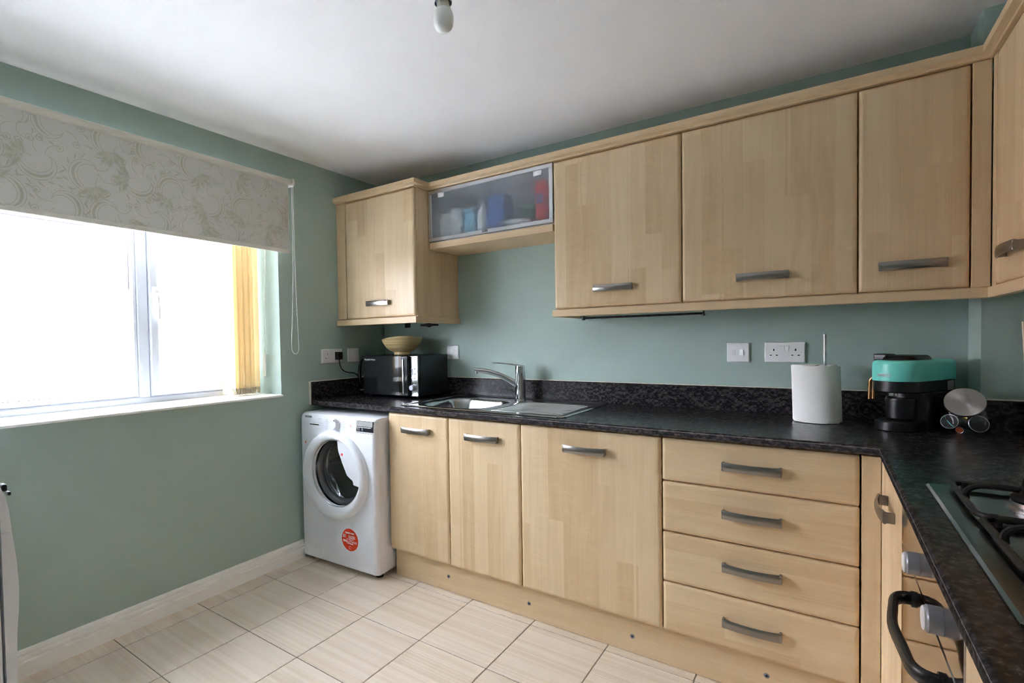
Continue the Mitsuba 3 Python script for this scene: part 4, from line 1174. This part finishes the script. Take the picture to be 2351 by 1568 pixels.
cu.append(tube(smooth_path([(-0.089, 0.010, 0.153), (-0.085, 0.011, 0.172), (-0.072, 0.014, 0.180)], 8), 0.005, 10))
cu.append(tube(smooth_path([(-0.089, 0.034, 0.153), (-0.085, 0.033, 0.172), (-0.072, 0.030, 0.180)], 8), 0.005, 10))
put(cm + '__lever', cat_(cu), 'copper', 40, M=MC, label='copper coloured lever')
put(cm + '__rating_label', box(Rr + 0.0005 - 0.0015, Rr - 0.0005, 0.165, 0.205, 0.06, 0.115).copy() if False else box(0.0672, 0.0678, 0.165, 0.208, 0.134, 0.167), 'screen_grey', M=MC)
# lettering wrapped round the head's front
tm = meshkit.text_mesh('NESPRESSO', 0.0085, 0.0006, True)
tm.apply_scale([0.043 / tm.extents[0], 1, 1])
tv = np.array(tm.vertices)
th0 = math.radians(253)
phi = th0 + (tv[:, 0] - 0.01) / (Rr + 0.0015)
rr = Rr + 0.0015 + tv[:, 2]
tm = trimesh.Trimesh(np.stack([rr * np.cos(phi), rr * np.sin(phi), 0.188 + tv[:, 1]], 1), tm.faces, process=False)
put(cm + '__lettering', tm, 'pale_print', M=MC)
cd = thing('power_cord', 'black power cord looping on the worktop behind the coffee machine', 'cord')
put(cd + '__cable', tube(smooth_path([(2.69, -0.035, 0.93), (2.65, -0.042, 0.945), (2.60, -0.06, 0.985), (2.575, -0.09, 0.965), (2.60, -0.12, 0.925), (2.66, -0.10, 0.916), (2.655, -0.06, 0.917), (2.59, -0.055, 0.96), (2.565, -0.075, 0.94), (2.585, -0.11, 0.917), (2.685, -0.05, 0.917)], 70), 0.0035, 8), 'black_satin', True)

# ------------------------------------------------------------------ glass jar with steel lid
jr = thing('glass_jar', 'slanted glass jar with a brushed steel lid holding coffee capsules', 'jar')
jn = np.array([-0.16, -0.86, 0.48])
jn /= np.linalg.norm(jn)
jc = np.array([2.837, -0.285, 1.0175])
u1 = np.cross([0, 0, 1], jn)
u1 /= np.linalg.norm(u1)
u2 = np.cross(jn, u1)
lid_ring = [jc - jn * 0.012 + 0.049 * (math.cos(a) * u1 + math.sin(a) * u2) for a in aa[::3]]
bc = np.array([2.846, -0.246, 0])
pts = lid_ring + [(bc[0] + r_ * math.cos(a), bc[1] + r_ * math.sin(a), z) for r_, z in ((0.040, 0.9107), (0.050, 0.916), (0.0575, 0.935), (0.060, 0.960), (0.058, 0.99), (0.048, 1.02)) for a in aa[::3]]
lidp = jc - jn * 0.012
pts = [q for q in pts if (np.asarray(q) - lidp) @ jn < 1e-6]
jm = hull(pts)
keep = np.abs(jm.face_normals @ jn) < 0.97
cen = jm.triangles_center
keep |= np.linalg.norm(np.cross(cen - (jc - jn * 0.012), jn), axis=1) > 0.052
jm.update_faces(keep)
jv, jf = trimesh.remesh.subdivide_loop(jm.vertices, jm.faces, 1)
put(jr + '__vessel', trimesh.Trimesh(jm.vertices, jm.faces, process=False), 'jar_glass', 60)


def lid_fn(p, n, uv):
    q = p - mi.Point3f(*[float(x) for x in jc])
    a = dr.dot(q, mi.Vector3f(*[float(x) for x in u1]))
    b = dr.dot(q, mi.Vector3f(*[float(x) for x in u2]))
    return mix(S(176, 173, 172), S(190, 187, 186), noise(dr.sqrt(a * a + b * b) * 1500.0, 1.0))


mat('spun_steel', mikit.proc(lid_fn), 0.36, metal=1.0, anisotropic=0.85)
lidm = lathe([(0.049, -0.012), (0.0505, -0.010), (0.0505, -0.002), (0.049, 0.0)], jc, jn, 64)
# the top with concentric rings, so that the turned finish catches the light along a line
put(jr + '__lid', lidm, 'spun_steel', 30, label='brushed steel lid')
cr, cs = np.array([0.0006, 0.012, 0.024, 0.036, 0.0492]), 72
ca2 = np.arange(cs + 1) * 2 * np.pi / cs
cv = np.array([jc + r_ * (math.cos(a) * u1 + math.sin(a) * u2) for r_ in cr for a in ca2])
cuv = np.array([(k / cs, r_) for r_ in cr for k in range(cs + 1)])
cf = []
for k in range(4):
    for q in range(cs):
        i0 = k * (cs + 1) + q
        cf += [[i0, i0 + cs + 1, i0 + cs + 2], [i0, i0 + cs + 2, i0 + 1]]
scene[jr + '__lid__turned_top'] = mikit.ply(trimesh.Trimesh(cv, cf, process=False), 'spun_steel', smooth=True, uv=cuv)
put(jr + '__rim', tube([jc - jn * 0.0145 + 0.0465 * (math.cos(a) * u1 + math.sin(a) * u2) for a in aa[::2]], 0.0022, 8, closed=True), 'white_plastic', True)


def pod(pos, axis, m, top, lab, s=1.0):
    pos = (pos[0] - 0.006, pos[1] - 0.040, pos[2])
    k = thing('coffee_capsule', lab, 'capsule', 'coffee capsules in the glass jar')
    put(k + '__cup', lathe([(0.010 * s, 0.0), (0.017 * s, 0.004 * s), (0.024 * s, 0.022 * s)], pos, axis, 24, caps=True), m, 30)
    put(k + '__rim', lathe([(0.024 * s, 0.022 * s), (0.0280 * s, 0.0222 * s), (0.0285 * s, 0.0232 * s), (0.0275 * s, 0.0242 * s), (0.0262 * s, 0.0238 * s)], pos, axis, 32), 'aluminium', 30)
    put(k + '__foil', lathe([(0.0262 * s, 0.0236 * s), (0.012 * s, 0.0240 * s), (0.0, 0.0241 * s)], pos, axis, 32), top, 30)


pod((2.818, -0.225, 0.946), (-0.50, -0.80, 0.20), 'teal_foil', 'black_matt', 'teal capsule low at the left in the glass jar', 0.85)
pod((2.842, -0.222, 0.968), (0.93, -0.3, -0.25), 'gold_foil', 'gold_foil', 'gold capsule in the middle of the glass jar', 0.6)
pod((2.870, -0.222, 0.943), (0.30, -0.93, 0.20), 'black_satin', 'black_satin', 'black capsule at the right in the glass jar', 0.95)
pod((2.838, -0.218, 0.922), (-0.4, -0.9, -0.1), 'orange_foil', 'orange_foil', 'orange capsule at the bottom of the glass jar', 0.36)

put('chopping_board', hull([(2.978, -0.211, 1.277), (2.978, -0.226, 1.277), (2.980, -0.281, 0.9108), (2.980, -0.298, 0.9108), (3.19, -0.211, 1.277), (3.19, -0.226, 1.277), (3.19, -0.281, 0.9108), (3.19, -0.298, 0.9108)]), 'beech_board',
    label='pale board leaning on the upstand at the right photo edge', cat='board')

# ------------------------------------------------------------------ hob and oven
hb = thing('gas_hob', 'steel gas hob with black pan supports set in the worktop', 'hob')
hx0, hx1, hy0, hy1 = 2.646, 3.13, -1.795, -1.117
put(hb + '__plate', hull([(x, y, z) for i, z in ((0.0, 0.9105), (0.0, 0.914), (0.004, 0.918)) for x in (hx0 + i, hx1 - i) for y in (hy0 + i, hy1 - i)]), 'hob_steel')
for y0, y1 in ((-1.392, -1.137), (-1.655, -1.400)):
    g = thing('pan_support', 'black cast pan support nearest the corner on the hob' if y1 > -1.2 else 'second black cast pan support on the hob, nearer the viewer', 'pan support', 'pan supports on the hob')
    x0, x1, z = 2.682, 3.095, 0.9365
    rc = 0.022
    lp = []
    for cx, cy, a0 in ((x1 - rc, y1 - rc, 0), (x0 + rc, y1 - rc, 90), (x0 + rc, y0 + rc, 180), (x1 - rc, y0 + rc, 270)):
        lp += [(cx + rc * math.cos(math.radians(a)), cy + rc * math.sin(math.radians(a)), z - 0.008) for a in np.linspace(a0, a0 + 90, 6)]
    put(g + '__frame', tube(lp, 0.0055, 8, closed=True), 'black_satin', 40)
    for x, y in ((x0 + 0.02, y0 + 0.008), (x1 - 0.02, y0 + 0.008), (x0 + 0.02, y1 - 0.008), (x1 - 0.02, y1 - 0.008)):
        put(g + '__foot', cyl((x, y, 0.9185), (x, y, z - 0.004), 0.005, 12), 'dark_rubber')
    ym = (y0 + y1) / 2
    for bx in (2.79, 2.99):
        for s in (-1, 1):
            ye = y1 - 0.004 if s > 0 else y0 + 0.004
            put(g + '__finger', tube(smooth_path([(bx, ye, z - 0.010), (bx, ye - s * 0.004, z + 0.010), (bx, ye - s * 0.02, z + 0.018), (bx, ym + s * 0.035, z + 0.018)], 16), 0.0055, 8), 'black_satin', 40)
        for s in (-1, 1):
            xe = x0 + 0.004 if (s < 0 and bx < 2.9) else (x1 - 0.004 if (s > 0 and bx > 2.9) else 2.89)
            put(g + '__finger', tube(smooth_path([(xe, ym, z - 0.010 if abs(xe - 2.89) > 0.01 else z + 0.018), (xe - s * 0.004, ym, z + 0.010 if abs(xe - 2.89) > 0.01 else z + 0.018), (xe - s * 0.022, ym, z + 0.018), (bx + s * 0.035, ym, z + 0.018)], 16), 0.0055, 8), 'black_satin', 40)
    put(g + '__bar', tube([(2.89, y0 + 0.003, z - 0.008), (2.89, y0 + 0.012, z + 0.018), (2.89, y1 - 0.012, z + 0.018), (2.89, y1 - 0.003, z - 0.008)], 0.0055, 8), 'black_satin', 40)
    for bx in (2.79, 2.99):
        b_ = put(hb + '__burner', lathe([(0.052, 0.9185), (0.052, 0.923), (0.046, 0.926), (0.046, 0.934), (0.042, 0.935)], (bx, ym, 0), (0, 0, 1), 40, caps=True), 'aluminium', 30)
        put(b_ + '__cap', lathe([(0.041, 0.9352), (0.045, 0.937), (0.045, 0.942), (0.042, 0.945)], (bx, ym, 0), (0, 0, 1), 40, caps=True), 'black_matt', 30)
for bx in (2.76, 2.83, 2.94, 3.01):
    put(hb + '__knob', lathe([(0.019, 0.9182), (0.019, 0.922), (0.016, 0.924), (0.015, 0.940), (0.013, 0.942)], (bx, -1.73, 0), (0, 0, 1), 26, caps=True), 'silver_plastic', 30)

ov = thing('oven', 'built-in oven with a mirrored bronze front under the hob', 'oven')
oy0, oy1 = -1.775, -1.149
put(ov + '__casing', box(XR + 0.021, RW - 0.03, oy0, oy1, 0.152, 0.875, 0.001), 'black_matt')
put(ov + '__control_panel', box(XR - 0.001, XR + 0.020, oy0 + 0.002, oy1 - 0.002, 0.790, 0.874, 0.0015), 'bronze_mirror')
od = put(ov + '__door', box(XR - 0.001, XR + 0.020, oy0 + 0.002, oy1 - 0.002, 0.156, 0.786, 0.0015), 'bronze_mirror', label='mirrored bronze door glass')
for y in (-1.40, -1.63):
    kn = put(ov + '__knob', lathe([(0.020, 0.0), (0.020, 0.016), (0.0185, 0.018)], (XR - 0.0012, y, 0.828), (-1, 0, 0), 30, caps=True), 'silver_plastic', 30)
    put(kn + '__cap', lathe([(0.0175, 0.0182), (0.0175, 0.0205), (0.0155, 0.022)], (XR - 0.0012, y, 0.828), (-1, 0, 0), 30, caps=True), 'grey_white_plastic', 30)
HZ = 0.742
hpts = smooth_path([(XR - 0.002, -1.345, HZ), (XR - 0.022, -1.352, HZ), (XR - 0.036, -1.40, HZ), (XR - 0.043, -1.48, HZ), (XR - 0.036, -1.58, HZ), (XR - 0.022, -1.635, HZ), (XR - 0.002, -1.642, HZ)], 40)
put(od + '__handle', tube(hpts, 0.0125, 14, flat=0.6), 'black_satin', 40, label='black bowed oven handle')
for y in (-1.348, -1.639):
    put(od + '__handle_mount', cyl((XR - 0.001, y, HZ), (XR - 0.006, y, HZ), 0.0145, 20), 'black_satin', 40)
put(ov + '__front_filler', box(XR + 0.0, XR + 0.019, oy0 - 0.5, oy0 - 0.002, 0.156, 0.874, 0.001), 'maple_upright')

# ------------------------------------------------------------------ bulb on the ceiling
lb = thing('pendant_lampholder', 'chrome lampholder hanging from the ceiling', 'lampholder')
bx, by = 1.600, -1.448
put(lb + '__rose', lathe([(0.05, H - 0.0005), (0.05, H - 0.012), (0.03, H - 0.026), (0.008, H - 0.03)][::-1], (bx, by, 0), (0, 0, 1), 32, caps=True), 'white_plastic', 35)
put(lb + '__flex', cyl((bx, by, 2.262), (bx, by, H - 0.028), 0.0035, 10), 'white_plastic')
put(lb + '__cup', lathe([(0.006, 2.266), (0.016, 2.262), (0.020, 2.235), (0.0245, 2.215), (0.0245, 2.196), (0.0225, 2.196), (0.0225, 2.214), (0.016, 2.228)], (bx, by, 0), (0, 0, 1), 36), 'chrome', 35)
mat('bulb_opal', S(226, 228, 226), 0.25, spec=0.5)
mat('bulb_collar', S(196, 194, 184), 0.4)
bl = thing('light_bulb', 'white globe light bulb, switched off, in the ceiling lampholder', 'bulb')
put(bl + '__globe', lathe([(0.0225, 2.1765), (0.0260, 2.168), (0.0285, 2.157), (0.0290, 2.148), (0.0275, 2.137), (0.0235, 2.127), (0.016, 2.1195), (0.008, 2.117), (0.0, 2.1165)][::-1], (bx, by, 0), (0, 0, 1), 40), 'bulb_opal', True)
put(bl + '__collar', lathe([(0.0223, 2.1768), (0.0185, 2.186), (0.0165, 2.198), (0.0155, 2.212), (0.014, 2.226)], (bx, by, 0), (0, 0, 1), 40, caps=True), 'bulb_collar', 35)

# ------------------------------------------------------------------ white appliance at the left edge of the photo
fa = thing('tumble_dryer', 'white free-standing appliance with a bulging door, cut off by the left photo edge', 'appliance')
put(fa + '__cabinet', rbox(0.03, 0.598, -2.80, -2.234, 0.02, 0.835, 0.008, 2), 'appliance_white', 30)
prof_f = [(-2.2285, 0.03), (-2.206, 0.03), (-2.2055, 0.28), (-2.201, 0.43), (-2.195, 0.50), (-2.193, 0.56), (-2.196, 0.64), (-2.204, 0.722), (-2.209, 0.79), (-2.216, 0.83), (-2.228, 0.862), (-2.2285, 0.862)]
yz = sg.Polygon(prof_f)
lower, upper = yz.intersection(sg.box(-3, 0, -2, 0.7245)), yz.intersection(sg.box(-3, 0.7257, -2, 1))
for nm, pg_ in (('door', lower), ('control_panel', upper)):
    m = extrude(pg_.buffer(-0.001).buffer(0.001), 0.566)
    m.apply_transform(np.array([[0, 0, 1, 0.032], [1, 0, 0, 0], [0, 1, 0, 0], [0, 0, 0, 1.0]]))
    put(f'{fa}__{nm}', m, 'appliance_white', 25)
put(fa + '__top', rbox(0.03, 0.598, -2.80, -2.2295, 0.8355, 0.862, 0.008, 2), 'appliance_white', 30)
for x in (0.07, 0.55):
    for y in (-2.76, -2.28):
        put(fa + '__foot', cyl((x, y, 0.0005), (x, y, 0.021), 0.02, 16), 'dark_rubber')
pc = thing('door_catch', 'small black clip on the upper front edge of the white appliance', 'clip')
put(pc + '__clip', cat_([rbox(0.56, 0.592, -2.222, -2.209, 0.842, 0.862, 0.004, 2), rbox(0.565, 0.588, -2.208, -2.200, 0.827, 0.838, 0.003, 2)]), 'black_matt', 30)

for k, x in list(labels.items()):
    if k not in scene and not any(s.startswith(k + '__') for s in scene):
        labels.pop(k)
